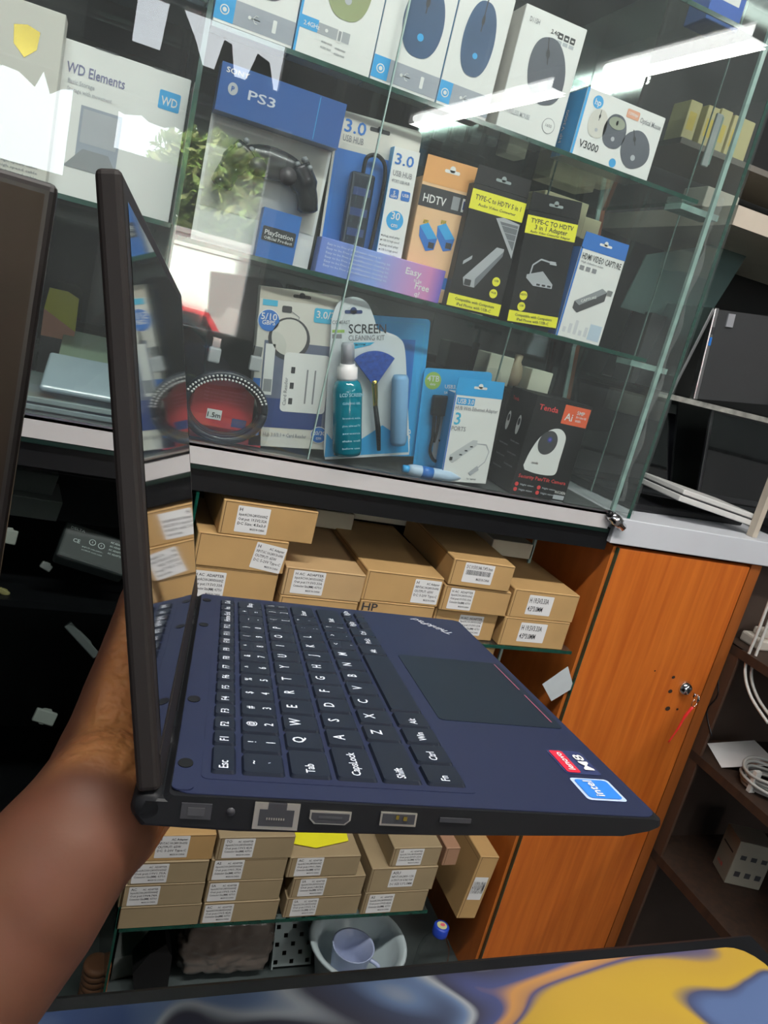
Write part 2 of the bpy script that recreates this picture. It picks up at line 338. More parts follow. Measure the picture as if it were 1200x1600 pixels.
# ------------------------------------------------------------------ the glass showcase
SH0, SH1, SH2, SH3 = 1.222, 1.478, 1.724, 1.961
root = empty('display_case', Matrix.Translation((0, 0, 1.19)))
root.matrix_world = Matrix.Identity(4)
tag(root, 'glass display case with green-edged shelves on a white strip base', 'display case')
mb = MB(); mb.box(-.6, .835, 0, .36, 1.192, 1.216, black); mb.box(-.6, .835, -.004, .0, 1.192, 1.222, mat('base_strip', (.66, .64, .64), .35, .2, scale=8)); mb.box(-.6, .835, -.004, .35, 1.216, 1.2205, mat('case_floor', (.10, .11, .11), .3))
mb.box(-.6, .835, -.006, 0, 1.2205, 1.2235, silver); child(mb, 'base', root)
mb = MB(); mb.box(-.6, .85, .004, .34, 1.152, 1.192, black); mb.box(-.6, .84, -.003, .004, 1.185, 1.191, mat('dark_green_edge', (.004, .02, .015), .3)); child(mb, 'plinth', root)
def shelf(x0, x1, y0, y1, z, t=.006):
    m = MB(); m.box(x0, x1, y0+.002, y1, z-t, z, shelfg); m.box(x0, x1, y0, y0+.002, z-t, z, edgeg); m.box(x1, x1+.001, y0, y1, z-t, z, edgeg); child(m, 'shelf', root)
for z in (SH1, SH2, SH3): shelf(.068, .81, .004, .26, z)
shelf(-.6, .058, .004, .26, 1.490); shelf(-.6, .058, .004, .26, 1.745)
def pane(x0, x1, y0, y1, z0, z1, name='glass_pane'):
    m = MB(); m.box(x0, x1, y0, y1, z0, z1, paneg)
    if x1-x0 > y1-y0: m.box(x0-.0012, x0, y0, y1, z0, z1, edgeg)
    else: m.box(x0, x1, y0-.0012, y0, z0, z1, edgeg)
    child(m, name, root)
pane(-.6, .2935, -.0045, -.0005, 1.224, 2.25); pane(.2955, .878, -.0045, -.0005, 1.224, 2.25)
m = MB(); m.box(.2936, .2954, -.0050, .0, 1.224, 2.25, edgel); child(m, 'pane_joint', root)
m = MB(); q_ = at(1040, 350, .13); m.box(.8785, .8795, .128, .131, 1.224, 2.25, edgel); child(m, 'side_joint', root)
for px_, py_ in ((860, 290),):
    m = MB(); q_ = at(px_, py_, .17); m.box(q_.x-.0012, q_.x+.0012, .169, .171, SH1, SH2-.006, edgel); m.box(q_.x-.0012, q_.x+.0012, .169, .171, SH0, SH1-.006, edgel); child(m, 'support_rod', root)
m = MB(); wl = []; wr_ = []
for i in range(60):
    z_ = 1.24+i*.0085; wl.append((.8515+.003*math.sin(i*.55)+.002*math.sin(i*1.3), z_)); wr_.append((.860+.004*math.sin(i*.55+1.2), z_))
for i in range(59):
    m.poly([(wl[i][0], .012, wl[i][1]), (wr_[i][0], .012, wr_[i][1]), (wr_[i+1][0], .012, wr_[i+1][1]), (wl[i+1][0], .012, wl[i+1][1])], foggy)
child(m, 'wavy_tape', root)
pane(.872, .878, .002, .34, 1.20, 2.25, 'side_glass'); pane(.060, .066, .006, .26, 1.224, 2.25, 'divider_glass')
m = MB(); m.box(-.6, .87, .345, .352, 1.22, 2.25, mirror); child(m, 'back_mirror', root)
m = MB(); m.box(.835, .842, .0, .006, 1.224, 2.25, edgel); child(m, 'glass_post', root)
for x, z in ((.815, SH1), (.815, SH2)):
    m = MB(); m.box(x-.02, x+.055, .02, .06, z-.016, z-.007, edgel); child(m, 'shelf_bracket', root)
m = MB(); q = at(964, 815, -.012); m.T = Matrix.Translation(q) @ Matrix.Rotation(math.radians(30), 4, 'Y')
m.lathe([(.004, -.020), (.0085, -.019), (.0085, -.010), (.010, -.008), (.010, .006), (.0075, .008), (.0075, .018), (.003, .020)], chrome, ax='x', n=20)
m.lathe([(.005, -.026), (.006, -.020)], black, ax='x', n=14); child(m, 'chrome_clamp', root)

# ------------------------------------------------------------------ cupboard below: dark left part, box shelves, orange doors
root = empty('wooden_cabinet', Matrix.Identity(4)); tag(root, 'orange wood cabinet under the showcase with lock and white ledge', 'cabinet')
m = MB(); m.bbox(.8765, 1.182, .0, .018, .1, 1.160, orangewood, .0015)
for (px, py, r) in ((1047, 1080, .005), (1043, 1107, .006), (1058, 1108, .003), (1052, 1058, .004), (1023, 1048, .002)):
    p = at(px, py, 0); m.T = Matrix.Translation((p.x, -.0004, p.z)); m.disc(0, 0, r, r*.8, darkwood, 1); m.T = Matrix.Identity(4)
dr = child(m, 'door', root)
lk = MB(); p = at(1070, 1075, 0); lk.lathe([(.0, -.012), (.006, -.012), (.011, -.009), (.0135, -.003), (.015, 0)], chrome, (p.x, 0, p.z), 24, 'y'); lk.box(p.x-.001, p.x+.001, -.0135, -.011, p.z-.005, p.z+.005, ink)
l = lk.build('lock'); l.parent = dr
m = MB(); m.box(1.186, 1.212, .002, .5, .1, 1.165, wood('frame_wood', (.26, .075, .015), (.36, .10, .02))); child(m, 'side_panel', root)
m = MB(); m.box(.868, .8745, .006, .5, .1, 1.16, wood('partition_wood', (.46, .12, .02), (.60, .17, .03), stretch=(6, 6, 1))); m.box(.8745, .8762, -.002, .02, .1, 1.16, edgeg); child(m, 'partition_panel', root)
m = MB(); m.bbox(.848, 1.9, -.006, .5, 1.168, 1.214, mat('white_ledge_paint', (.60, .62, .66), .4, scale=5), .0015); child(m, 'ledge', root)
m = MB(); m.box(-.8, .868, .40, .41, .1, 1.15, mat('cabinet_back', (.012, .014, .015), .6, spec=.2)); child(m, 'back_panel', root)
m = MB(); m.box(-.8, .868, .0, .5, .16, .20, mat('cabinet_floor', (.06, .075, .075), .4)); child(m, 'bottom', root)
m = MB(); m.box(-.8, .14, .04, .40, .935, .945, black); m.box(-.8, .14, .04, .40, .5, .51, black); child(m, 'dark_shelf', root)
m = MB(); m.box(.150, .154, .0, .40, .2, 1.15, edgeg); child(m, 'divider', root)
def gshelf(x0, x1, z):
    m = MB(); m.box(x0, x1, .002, .34, z-.006, z-.0003, shelfg); m.box(x0, x1, .0, .002, z-.006, z-.0003, edgeg); child(m, 'glass_shelf', root)
gshelf(.157, .85, .957); gshelf(.157, .72, .394)
m = MB(); m.box(-.8, .148, -.005, -.001, .2, 1.15, glass('door_glass', (.85, .88, .87), 1.5)); child(m, 'glass_door', root)
for zz in (1.145, .95):
    m = MB(); m.box(.806, .811, .15, .155, zz-.19 if zz < 1 else 1.0, zz, edgel); child(m, 'glass_support', root)

# ------------------------------------------------------------------ adapter cartons
def carton(X, w_, z, h, d, Y, label, stk=None, m=card, yaw=0, name='adapter_carton', seamed=True, group='brown adapter cartons in the cabinet', M=None):
    M = M or Matrix.Translation((X, Y, z)) @ Matrix.Rotation(math.radians(yaw), 4, 'Z')
    root = empty(name, M); tag(root, label, 'box', group)
    b = MB(); b.bbox(0, w_, 0, d, 0, h, m, .0012, 1)
    if seamed:
        b.org = (0, 0, 0); b.line([(.004, .002), (.004, h-.002)], .0010, seam); b.line([(.004, h-.0025), (w_-.002, h-.0025)], .0008, seam)
        b.rt = (0, -1, 0); b.up = (0, 0, 1); b.org = (0, d, 0)
        b.line([(0.01, h*.93), (d-.003, h*.93)], .0008, seam)
    child(b, 'carton_body', root)
    if stk:
        x0, x1, z0, z1, lines, col = stk[:6]; rot = stk[6] if len(stk) > 6 else 0
        s_ = MB(); cx, cz = (x0+x1)/2, (z0+z1)/2; s_.T = Matrix.Translation((cx, 0, cz)) @ Matrix.Rotation(-rot, 4, 'Y')
        sw, sh = x1-x0, z1-z0; s_.rrect(-sw/2, sw/2, -sh/2, sh/2, paper, .0015, 1.4)
        n = len(lines); lh = sh*.86/n
        for i, t in enumerate(lines):
            zz = sh/2-sh*.07-(i+1)*lh+lh*.25
            if t == '|||':
                x = -sw*.42
                while x < sw*.4:
                    bw = random.choice((.0004, .0007, .0010)); s_.rect(x, x+bw, zz-lh*.1, zz+lh*.75, ink, 2.2); x += bw+random.choice((.0005, .0008))
                continue
            if i == 0 and len(t) > 2 and t[1:3].strip() == '' or t[:2] in ('TO', 'AS', 'AC', 'SA', 'LE') and i == 0:
                k = t.split(' ')[0]; s_.text(k, -sw*.44, zz, lh*.75, ink, lvl=2.2); s_.text(t[len(k):].strip(), sw*.44, zz, lh*.55, ink, al='r', lvl=2.2, w=sw*.5)
            elif i == n-1 and 'CHINA' in t: s_.text(t, sw*.42, zz, lh*.45, ink, al='r', lvl=2.2, w=sw*.45)
            else: s_.text(t, -sw*.44, zz, lh*.62, ink, lvl=2.2, w=sw*(.88 if len(t) > 12 else .055*len(t)+.1))
        child(s_, 'sticker', root)
    return root
def ad(k, volt='19.5V3.33A', con='Connector Size(MM): 4.5*3.0'): return [k+' AC  ADAPTER', 'Input:AC100-240V50/60HZ', 'Out put:'+volt, con, 'MADE IN CHINA']
hs = ['H  ', 'Input:AC100-240V50/60HZ', 'Out put: 19.5V2.32A', 'DC Size: 4.5x3.0', 'MADE IN CHINA']
tc_ = ['H  AC Adapter', 'INPUT:AC 100-240V 50-60Hz', 'OUTPUT: 65W', 'DC: 5-20V Type-C', 'MADE IN CHINA']
carton(.190, .142, 1.0935, .052, .17, .004, 'tan adapter carton topmost of the left stack, jutting right, square sticker left of centre', (.022, .070, .006, .046, hs, 0), yaw=1)
carton(.163, .134, 1.0415, .0515, .17, .004, 'tan adapter carton second in the left stack, tilted sticker at its right end', (.084, .131, .003, .044, tc_, 0, -.13))
carton(.163, .129, .9895, .0515, .17, .006, 'tan adapter carton third in the left stack, sticker at its left end', (.004, .052, .002, .044, ad('H'), 0))
carton(.164, .128, .957, .032, .17, .008, 'tan adapter carton at the foot of the left stack behind the keyboard', None)
carton(.301, .129, 1.0085, .0465, .24, .004, 'tan adapter carton right of the left stack, sticker at its left end', (.013, .064, .005, .043, ad('H'), 0), m=mat('cardboard_b', (.50, .33, .16), .75, var=.10, scale=14))
carton(.301, .127, .957, .051, .24, .004, 'tan adapter carton lying under the one right of the left stack', None)
carton(.4305, .134, 1.014, .051, .26, .004, 'wide tan adapter carton in the middle with sticker at its right end', (.084, .131, .004, .045, tc_, 0))
m5 = carton(.4315, .130, .957, .0565, .24, .004, 'tan carton with marker writing under the wide middle carton', None)
m = MB(); m.text('HP', .004, .040, .013, ink, w=.026); child(m, 'marker_writing', m5)
carton(.571, .113, 1.0565, .046, .24, .002, 'tan carton with a barcode sticker resting on top of the right stack', (.022, .076, .008, .042, ['DC 19.5V3.34A 7.4*5.0mm', '|||', 'MADE IN CHINA'], 0), yaw=-2)
carton(.569, .125, 1.010, .0445, .2, .004, 'tan adapter carton directly under the barcode carton', (.012, .056, .004, .041, ad('H'), 0), yaw=-1)
carton(.569, .120, .957, .052, .2, .014, 'tan carton lowest under the barcode carton, half hidden by the laptop', (.048, .094, .008, .044, ad('H'), 0))
hh = ['H 19.5V3.33A', '4.5*3.0MM']
carton(.698, .133, 1.0108, .052, .30, .002, 'long tan carton at the right end, upper of the two H 19.5V cartons', (.032, .082, .008, .044, hh, 0))
carton(.696, .133, .957, .0535, .26, .002, 'long tan carton at the right end, lower of the two H 19.5V cartons', (.034, .088, .010, .046, hh, 0))
carton(.33, .13, 1.062, .032, .1, .20, 'pale carton lying behind the wide middle cartons', None, m=card_pale, seamed=False)
carton(.47, .12, 1.072, .030, .09, .25, 'pale carton behind and left of the barcode carton', None, m=card_pale, seamed=False)
carton(.72, .09, 1.070, .03, .12, .15, 'pale grey green carton resting on the long right cartons', None, m=card_pale, seamed=False)
# lower stacks
LZ = .3945; H = .0437; n1 = .0440
CL = dict(m=card_lo, d=.115)
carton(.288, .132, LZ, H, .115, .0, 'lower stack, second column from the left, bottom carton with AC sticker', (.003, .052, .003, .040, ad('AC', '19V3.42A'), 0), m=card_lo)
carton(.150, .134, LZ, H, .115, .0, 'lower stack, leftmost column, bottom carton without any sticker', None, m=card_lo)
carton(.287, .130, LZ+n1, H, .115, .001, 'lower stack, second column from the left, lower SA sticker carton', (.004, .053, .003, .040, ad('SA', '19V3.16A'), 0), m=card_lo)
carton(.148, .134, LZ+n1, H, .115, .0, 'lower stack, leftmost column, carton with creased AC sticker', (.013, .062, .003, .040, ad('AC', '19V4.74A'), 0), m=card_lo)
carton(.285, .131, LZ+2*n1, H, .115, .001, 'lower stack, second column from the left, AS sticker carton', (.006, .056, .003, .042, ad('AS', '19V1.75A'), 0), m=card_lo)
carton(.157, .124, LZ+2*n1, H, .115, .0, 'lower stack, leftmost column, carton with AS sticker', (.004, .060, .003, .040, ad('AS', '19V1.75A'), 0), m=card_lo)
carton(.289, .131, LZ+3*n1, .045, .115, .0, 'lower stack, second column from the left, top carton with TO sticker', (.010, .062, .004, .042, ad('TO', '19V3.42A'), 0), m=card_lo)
carton(.160, .124, LZ+3*n1, .050, .115, .002, 'lower stack, leftmost column, top carton half hidden by the hand', (.030, .082, .006, .048, tc_, 0), m=card)
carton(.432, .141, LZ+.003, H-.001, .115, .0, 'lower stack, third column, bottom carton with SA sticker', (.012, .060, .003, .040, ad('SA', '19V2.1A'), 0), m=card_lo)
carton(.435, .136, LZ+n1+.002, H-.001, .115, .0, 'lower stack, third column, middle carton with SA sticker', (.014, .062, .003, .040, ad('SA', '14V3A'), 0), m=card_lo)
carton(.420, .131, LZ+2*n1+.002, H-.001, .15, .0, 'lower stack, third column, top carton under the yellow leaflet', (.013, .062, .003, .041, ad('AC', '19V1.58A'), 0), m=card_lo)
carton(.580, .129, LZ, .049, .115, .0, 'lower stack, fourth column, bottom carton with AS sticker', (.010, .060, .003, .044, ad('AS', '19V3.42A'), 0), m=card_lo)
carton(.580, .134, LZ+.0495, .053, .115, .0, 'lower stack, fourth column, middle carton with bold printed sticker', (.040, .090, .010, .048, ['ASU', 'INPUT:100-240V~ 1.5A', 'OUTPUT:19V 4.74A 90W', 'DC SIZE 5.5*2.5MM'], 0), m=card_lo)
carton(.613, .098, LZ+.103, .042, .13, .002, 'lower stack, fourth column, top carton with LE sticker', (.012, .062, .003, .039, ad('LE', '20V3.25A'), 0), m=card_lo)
carton(.722, .030, LZ+.100, .040, .12, .004, 'narrow strapped carton beside the LE sticker carton', None, m=mat('cardboard_red', (.36, .20, .12), .75))
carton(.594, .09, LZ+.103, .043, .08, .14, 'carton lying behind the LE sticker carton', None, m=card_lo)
# carton standing on end, leaning
p0 = at(713, 1435, .0); p1 = at(752, 1338, .0); up = (p1-p0).normalized(); hgt = (p1-p0).length; exv = Vector((up.z, 0, -up.x)); yv = Vector((0, 1, 0))
Mx = Matrix.Translation(p0) @ Matrix((exv, yv, up)).transposed().to_4x4()
carton(0, .042, 0, hgt, .14, 0, 'tan carton standing on its end at the right of the lower stacks', (.006, .036, .045, .098, ['H 19.5V3.33A 4.5*3.0MM'], 0), m=card, M=Mx)
# yellow leaflet
m = MB(); p = at(512, 1318, .01); zt = LZ+3*n1+.0035
m.zprism([(.430, .030), (.47, .018), (.535, .034), (.54, .08), (.44, .09)], zt, zt+.001, yellow); tag(m.build('leaflet'), 'yellow paper leaflet on the third lower carton column', 'leaflet')
# carton and pale card right behind the laptop
carton(.675, .035, .905, .035, .30, .03, 'long thin carton hanging below the glass shelf by the partition', None, m=card, yaw=-9)
m = MB(); a = [at(848, 1070, .0), at(888, 1042, .0), at(897, 1075, .0), at(862, 1096, .0)]; m.prism([(q.x, q.z) for q in a], .001, .002, mat('grey_paper', (.52, .56, .58), .6)); tag(m.build('paper_card'), 'pale grey paper card tucked beside the wooden door edge', 'paper')

# basin, mug, bottle, plastic bag, perforated bracket
def lathe_obj(name, prof, m_, loc, lab, cat, n=40):
    b = MB(); b.lathe(prof, m_, n=n); o = b.build(name); o.location = loc; tag(o, lab, cat); return o
bz = .20
pc = atz(560, 1470, bz+.10)
basinm = mat('translucent_white_plastic', (.42, .50, .52), .3)
lathe_obj('basin', [(.0, .004), (.062, .004), (.066, .01), (.085, .09), (.094, .098), (.097, .10), (.095, .104), (.088, .102), (.080, .094), (.060, .012), (.0, .010)], basinm, (pc.x, pc.y, bz), 'round pale plastic basin on the cabinet floor holding a mug', 'basin')
b = MB(); mm = mat('pale_blue_mug', (.36, .42, .60), .3)
b.lathe([(.0, .0), (.028, .0), (.034, .04), (.040, .085), (.0415, .088), (.038, .086), (.031, .04), (.026, .006), (0, .005)], mm, n=32)
b.tube(arc([(.036, 0, .072), (.056, 0, .066), (.058, 0, .045), (.050, 0, .03), (.033, 0, .022)], 5), .004, mm); o = b.build('mug'); o.location = (pc.x-.012, pc.y-.008, bz+.0115); o.rotation_euler = (0, 0, math.radians(-35)); tag(o, 'pale blue plastic mug standing inside the basin', 'mug')
pb = atz(690, 1448, bz+.145)
root = empty('bottle', Matrix.Translation((pb.x, pb.y, bz)))
tag(root, 'clear plastic bottle with blue cap right of the basin', 'bottle')
b = MB(); b.lathe([(.0, 0), (.030, 0), (.032, .006), (.032, .08), (.028, .10), (.014, .125), (.0125, .135), (.0, .135)], clearp, n=28); child(b, 'bottle_body', root)
b = MB(); b.lathe([(.015, .128), (.0155, .130), (.0155, .146), (.014, .148), (0, .148)], mat('blue_cap', (.02, .06, .45), .35), n=24); b.org = (0, 0, .1483); b.rt = (1, 0, 0); b.up = (0, 1, 0); b.disc(0, 0, .010, .010, mat('cap_print', (.6, .6, .3), .4)); b.disc(.002, .001, .005, .004, pink, 2); child(b, 'cap', root)
# crumpled bag
bm_ = bmesh.new(); bmesh.ops.create_icosphere(bm_, subdivisions=5, radius=1)
for v in bm_.verts:
    f = (1/max(abs(v.co.x), abs(v.co.y), abs(v.co.z)))**.62*(.86+.14*abs(noise.noise(v.co*2.6))+.10*abs(noise.noise(v.co*5.5))); v.co = Vector((v.co.x*.098*f, v.co.y*.045*f, v.co.z*.070*f))
q = at(345, 1490, .09); b = MB(); b.bm(bm_, mat('brown_bag_plastic', (.16, .13, .11), .3, var=.3, scale=20, coat=.5), True); o = b.build('plastic_bag'); o.location = (q.x, .09, bz+.078); tag(o, 'crumpled brownish plastic bag on the cabinet floor', 'bag')
# perforated metal bracket
b = MB(); q = at(470, 1478, .06); met = mat('zinc_sheet', (.35, .42, .42), .35, .6)
for i in range(5):
    for j in range(6):
        if (i+j) % 2: b.box(i*.016, i*.016+.016, 0, .0015, j*.016, j*.016+.016, met)
        else:
            x0, z0 = i*.016, j*.016
            b.box(x0, x0+.016, 0, .0015, z0, z0+.004, met); b.box(x0, x0+.016, 0, .0015, z0+.012, z0+.016, met); b.box(x0, x0+.004, 0, .0015, z0+.004, z0+.012, met); b.box(x0+.012, x0+.016, 0, .0015, z0+.004, z0+.012, met)
b.box(-.003, 0, -.012, .0015, 0, .096, met)
o = b.build('metal_bracket'); o.location = (q.x-.045, .07, bz+.01); o.rotation_euler = (math.radians(-25), 0, 0); tag(o, 'perforated zinc metal bracket leaning between bag and basin', 'bracket')
# things left of the bag
q = at(165, 1490, .05); b = MB()
for k in range(6): b.lathe([(.014, 0), (.022, 0), (.024, .006), (.022, .012), (.014, .012)], mat('brown_cord', (.22, .08, .03), .6), (0, 0, k*.0125), 20)
o = b.build('cord_roll'); o.location = (q.x-.01, .05, bz+.0); tag(o, 'brown cord wound on a roll at the cabinet floor, left', 'cord')
q = at(205, 1485, .1); b = MB(); b.zprism([(-.03, -.03), (.035, -.02), (.03, .035), (-.02, .03)], 0, .05, mat('grey_white_plastic', (.42, .47, .45), .5)); o = b.build('plastic_tub'); o.location = (q.x, .11, bz); tag(o, 'grey white tub beside the brown cord roll', 'tub')
b = MB(); b.prism([(0, 0), (.055, 0), (.05, .09), (.035, .12), (.01, .10), (-.012, .06)], 0, .05, blackc); o = b.build('black_pouch'); q = at(240, 1500, .04); o.location = (q.x-.02, .035, bz); tag(o, 'black pouch standing left of the plastic bag', 'pouch')

# ------------------------------------------------------------------ dark left case: power adapter and bits
pa_, pb_, pd_ = at(100, 828, .06), at(190, 868, .06), at(78, 873, .06)
ex = (pb_-pa_); L = ex.length; ex.normalize(); nn = Vector((0, -.35, .94)); 
root = empty('power_adapter', Matrix.Translation((pd_.x+.002, .05, 1.003)) @ Matrix.Rotation(math.radians(13), 4, 'Y') @ Matrix.Rotation(math.radians(42), 4, 'X'))
tag(root, 'black laptop power adapter with white certification marks in the dark case', 'adapter')
b = MB(); b.bbox(0, .098, 0, .058, 0, .028, mat('adapter_black', (.035, .042, .043), .5), .005, 3)
b.org = (0, 0, .028); b.rt = (1, 0, 0); b.up = (0, 1, 0); wk = mat('white_marks', (.6, .65, .65), .5)
for x, z in ((.055, .035), (.042, .036)): b.disc(x, z, .0048, .0048, wk); b.disc(x, z, .0038, .0038, ink, 2); b.text('E', x, z-.0015, .003, wk, al='c', lvl=3)
b.text('CE', .016, .028, .006, wk); b.text('DELTA', .008, .047, .004, wk, w=.02); b.text('INPUT 100-240V~', .03, .024, .002, wk, w=.03); b.text('OUTPUT 19.5V 3.33A', .03, .019, .002, wk, w=.03)
for k in range(4): b.text('AC ADAPTER', .066, .026+k*.006, .003, wk, w=.022)
child(b, 'adapter_body', root)
b = MB(); b.tube(arc([(.098, .03, .014), (.12, .03, .012), (.15, .05, -.01), (.16, .1, -.02)], 6), .003, black); child(b, 'cable', root)
for (px, py, s, z, lab) in ((48, 748, .052, 1.075, 'upper grey cardboard box in the dark left case'), (55, 790, .050, 1.030, 'lower grey cardboard box in the dark left case')):
    q = at(px, py, .12); b = MB(); b.bbox(-.035, .035, 0, .05, -.018, .018, mat('dim_grey_card', (.10, .11, .11), .6), .001, 1); o = b.build('grey_box'); o.location = (q.x, .12, q.z-.005); o.rotation_euler = (.3, math.radians(6), .25); tag(o, lab, 'box')
dcl = [(70, 1120, .016, .010, .3, (.30, .32, .30), 'whitish crumpled wrapper deep in the dark case', 'wrapper'), (12, 838, .012, .010, .1, (.35, .36, .33), 'small cream plug at the left edge of the dark case', 'plug'), (128, 1000, .034, .006, .8, (.10, .11, .11), 'grey strip lying diagonally in the dark case', 'strip'), (6, 925, .008, .004, .5, (.25, .22, .08), 'tiny brass connector in the dark case', 'connector'), (66, 1125, .004, .006, .2, (.6, .65, .6), 'small shiny clip beside the wrapper', 'clip'), (72, 885, .008, .005, .5, (.2, .2, .2), 'small grey clip under the power adapter', 'clip')]
for px, py, w_, h_, r_, c_, lab, cat in dcl:
    q = at(px, py, .06); b = MB(); b.bbox(-w_, w_, -.004, .004, -h_, h_, mat('bit_'+lab[:12], c_, .5), min(h_, .003)*.6, 2); b.prism([(-w_*.6, h_*.9), (w_*.5, h_*.9), (w_*.3, h_*1.3), (-w_*.3, h_*1.2)], -.003, .003, MATS['bit_'+lab[:12]]); o = b.build(cat); o.location = q; o.rotation_euler = (-.3, r_, 0); tag(o, lab, cat)

# ------------------------------------------------------------------ products: shared shapes
def hang_tab(b, w_, h, th, m_, y=0, hole=None):
    hw = w_*.14; b.prism([(0, h), (w_, h), (w_*.99, h+th), (w_*.5+hw*1.0, h+th), (w_*.01, h+th)], y, y+.0012, m_)
    hm = hole or MATS['black_ink']; b.org = (0, y, 0); b.rrect(w_*.5-hw, w_*.5+hw, h+th*.40, h+th*.56, hm, th*.07, 1); b.disc(w_*.5, h+th*.60, th*.16, th*.16, hm, 1); b.org = (0, 0, 0)
def mouse_art(b, cx, cz, rx, rz, m_, cable=False, rot=0):
    pts = []
    for i in range(40):
        t = i*2*math.pi/40; k = 1-.10*math.sin(t) if math.sin(t) > 0 else 1
        x, z = rx*k*math.copysign(abs(math.cos(t))**.8, math.cos(t)), rz*math.copysign(abs(math.sin(t))**.9, math.sin(t)); pts.append((cx+x*math.cos(rot)-z*math.sin(rot), cz+x*math.sin(rot)+z*math.cos(rot)))
    b.flat(pts, m_, 2)
    hl = mat('mouse_sheen_print', (.10, .17, .30), .3)
    b.line([(cx-math.sin(rot)*rz*.2, cz+rz*.2), (cx-math.sin(rot)*rz*.95, cz+rz*.95)], rx*.06, ink, 3); b.disc(cx-math.sin(rot)*rz*.5, cz+rz*.5, rx*.10, rz*.14, ink, 4, rot); b.disc(cx, cz-rz*.45, rx*.16, rx*.16, azure if m_ is mouseb else lgrey, 3)
    if cable: b.line([(cx, cz+rz*.95), (cx+.001, cz+rz*1.3)], .0016, ink, 3)

# mouse boxes on the top shelf
def mouse_box(BL, BR, h, lab, kind, d=.05, Y=.008, side=azure):
    M, w_, _ = frame(BL, BR, (BL[0]+25, BL[1]-120), Y, SH2)
    M = Matrix.Translation((M.translation.x, Y, SH2)); root = empty('mouse_box', M); tag(root, lab, 'box', 'boxed computer mice on the top shelf')
    b = MB(); b.bbox(0, w_, 0, d, 0, h, white, .0008, 1)
    b.org = (0, d, 0); b.rt = (0, -1, 0); b.rect(.001, d-.001, .001, h-.001, side if kind != 'big' else grey if False else offwhite); b.org = (0, 0, 0); b.rt = (1, 0, 0)
    if kind in ('hp', 'hpc', 'strip'):
        b.rect(0, w_*.24, .004, .030, azure); b.rect(w_*.24, w_, .004, .030, mat('strip_grey', (.36, .38, .44), .4)); b.disc(w_*.12, .016, .0055, .0055, white, 2); b.disc(w_*.12, .016, .0042, .0042, azure, 3); b.disc(w_*.12, .016, .0025, .0025, white, 4)
        for x in (.42, .44): b.line([(w_*.42, .017), (w_*.56, .017)], .0010, white, 2)
        b.disc(w_*.43, .017, .002, .002, white, 3); b.line([(w_*.47, .017), (w_*.50, .021), (w_*.53, .021)], .0008, white, 3); b.line([(w_*.47, .017), (w_*.50, .013), (w_*.53, .013)], .0008, white, 3)
        b.rrect(w_*.72, w_*.77, .010, .024, white, .001, 2); b.text('HP', w_*.06, h-.012, .006, azure, al='l')
        mouse_art(b, w_*.58 if kind != 'hpc' else w_*.50, h*.60, w_*.30, h*.30, mouseb if kind != 'strip' else mouseg, kind == 'hpc')
    if kind == 'olive':
        b.rect(0, .003, 0, h, azure); b.rect(.003, w_*.25, .028, .042, azure); b.text('2.4GHz', .007, .032, .005, white, w=w_*.2); b.rect(w_*.25, w_*.66, .028, .040, mat('strip_grey2', (.38, .39, .42), .4))
        b.rrect(w_*.50, w_*.56, .026, .041, white, .001, 2); b.rrect(w_*.512, w_*.548, .028, .039, grey, .0006, 3); b.disc(w_*.36, .034, .002, .002, white, 3)
        for x, z in ((.32, .020), (.32, .014), (.5, .018), (.5, .012)): b.text('wireless mouse', w_*x, z, .003, inkg, w=w_*.14)
        mouse_art(b, w_*.55, .092, w_*.28, .040, mouseo)
    if kind == 'big':
        b.text('D115H', w_*.10, h-.018, .006, inkg, w=w_*.16)
        for k in range(3): b.rrect(w_*(.58+.1*k), w_*(.66+.1*k), h*.84, h*.89, ink, .001); b.rect(w_*(.60+.1*k), w_*(.64+.1*k), h*.855, h*.87, white, 2); b.rect(w_*(.58+.1*k), w_*(.66+.1*k), h*.80, h*.83, lgrey)
        b.text('2.4G', w_*.46, h*.86, .005, ink); mouse_art(b, w_*.55, h*.56, w_*.30, h*.27, mouseg, rot=.25); b.text('WIRELESS MOUSE', w_*.08, h*.14, .006, lgrey, w=w_*.4)
        b.disc(w_*.80, h*.15, .010, .010, inkg); b.disc(w_*.80, h*.15, .0092, .0092, white, 2); b.text('1600', w_*.80, h*.14, .004, inkg, al='c', lvl=3)
    child(b, 'box_body', root)
mouse_box((333, 25), (457, 66), .140, 'white mouse box at the far left of the top shelf, grey strip', 'strip')
mouse_box((459, 68), (578, 112), .140, 'white mouse box with an olive mouse and light blue spine', 'olive')
mouse_box((580, 110), (681, 151), .142, 'white mouse box with large blue mouse without cable', 'hp')
mouse_box((683, 151), (760, 184), .150, 'narrow white mouse box with blue corded mouse', 'hpc')
mouse_box((776, 190), (868, 228), .152, 'white box with big grey mouse and 2.4G marks', 'big', d=.06)
M, w_, h = frame((890, 240), (1010, 285), (925, 137), .014, SH2)
M = Matrix.Translation((M.translation.x, .014, SH2)); h = at(925, 137, .014).z-SH2
root = empty('mouse_box', M); tag(root, 'white and blue V3000 optical mouse box at the right end of the top shelf', 'box', 'boxed computer mice on the top shelf')
b = MB(); b.bbox(0, w_, 0, .055, 0, h, white, .0008, 1); b.rect(0, .004, 0, h, azure); b.org = (0, .055, 0); b.rt = (0, -1, 0); b.rect(.001, .054, .001, h-.001, azure); b.text('HP V3000', .02, .02, .008, white, rot=math.pi/2); b.org = (0, 0, 0); b.rt = (1, 0, 0)
b.disc(.022, h-.014, .0085, .0085, azure); b.text('hp', .022, h-.018, .008, white, al='c')
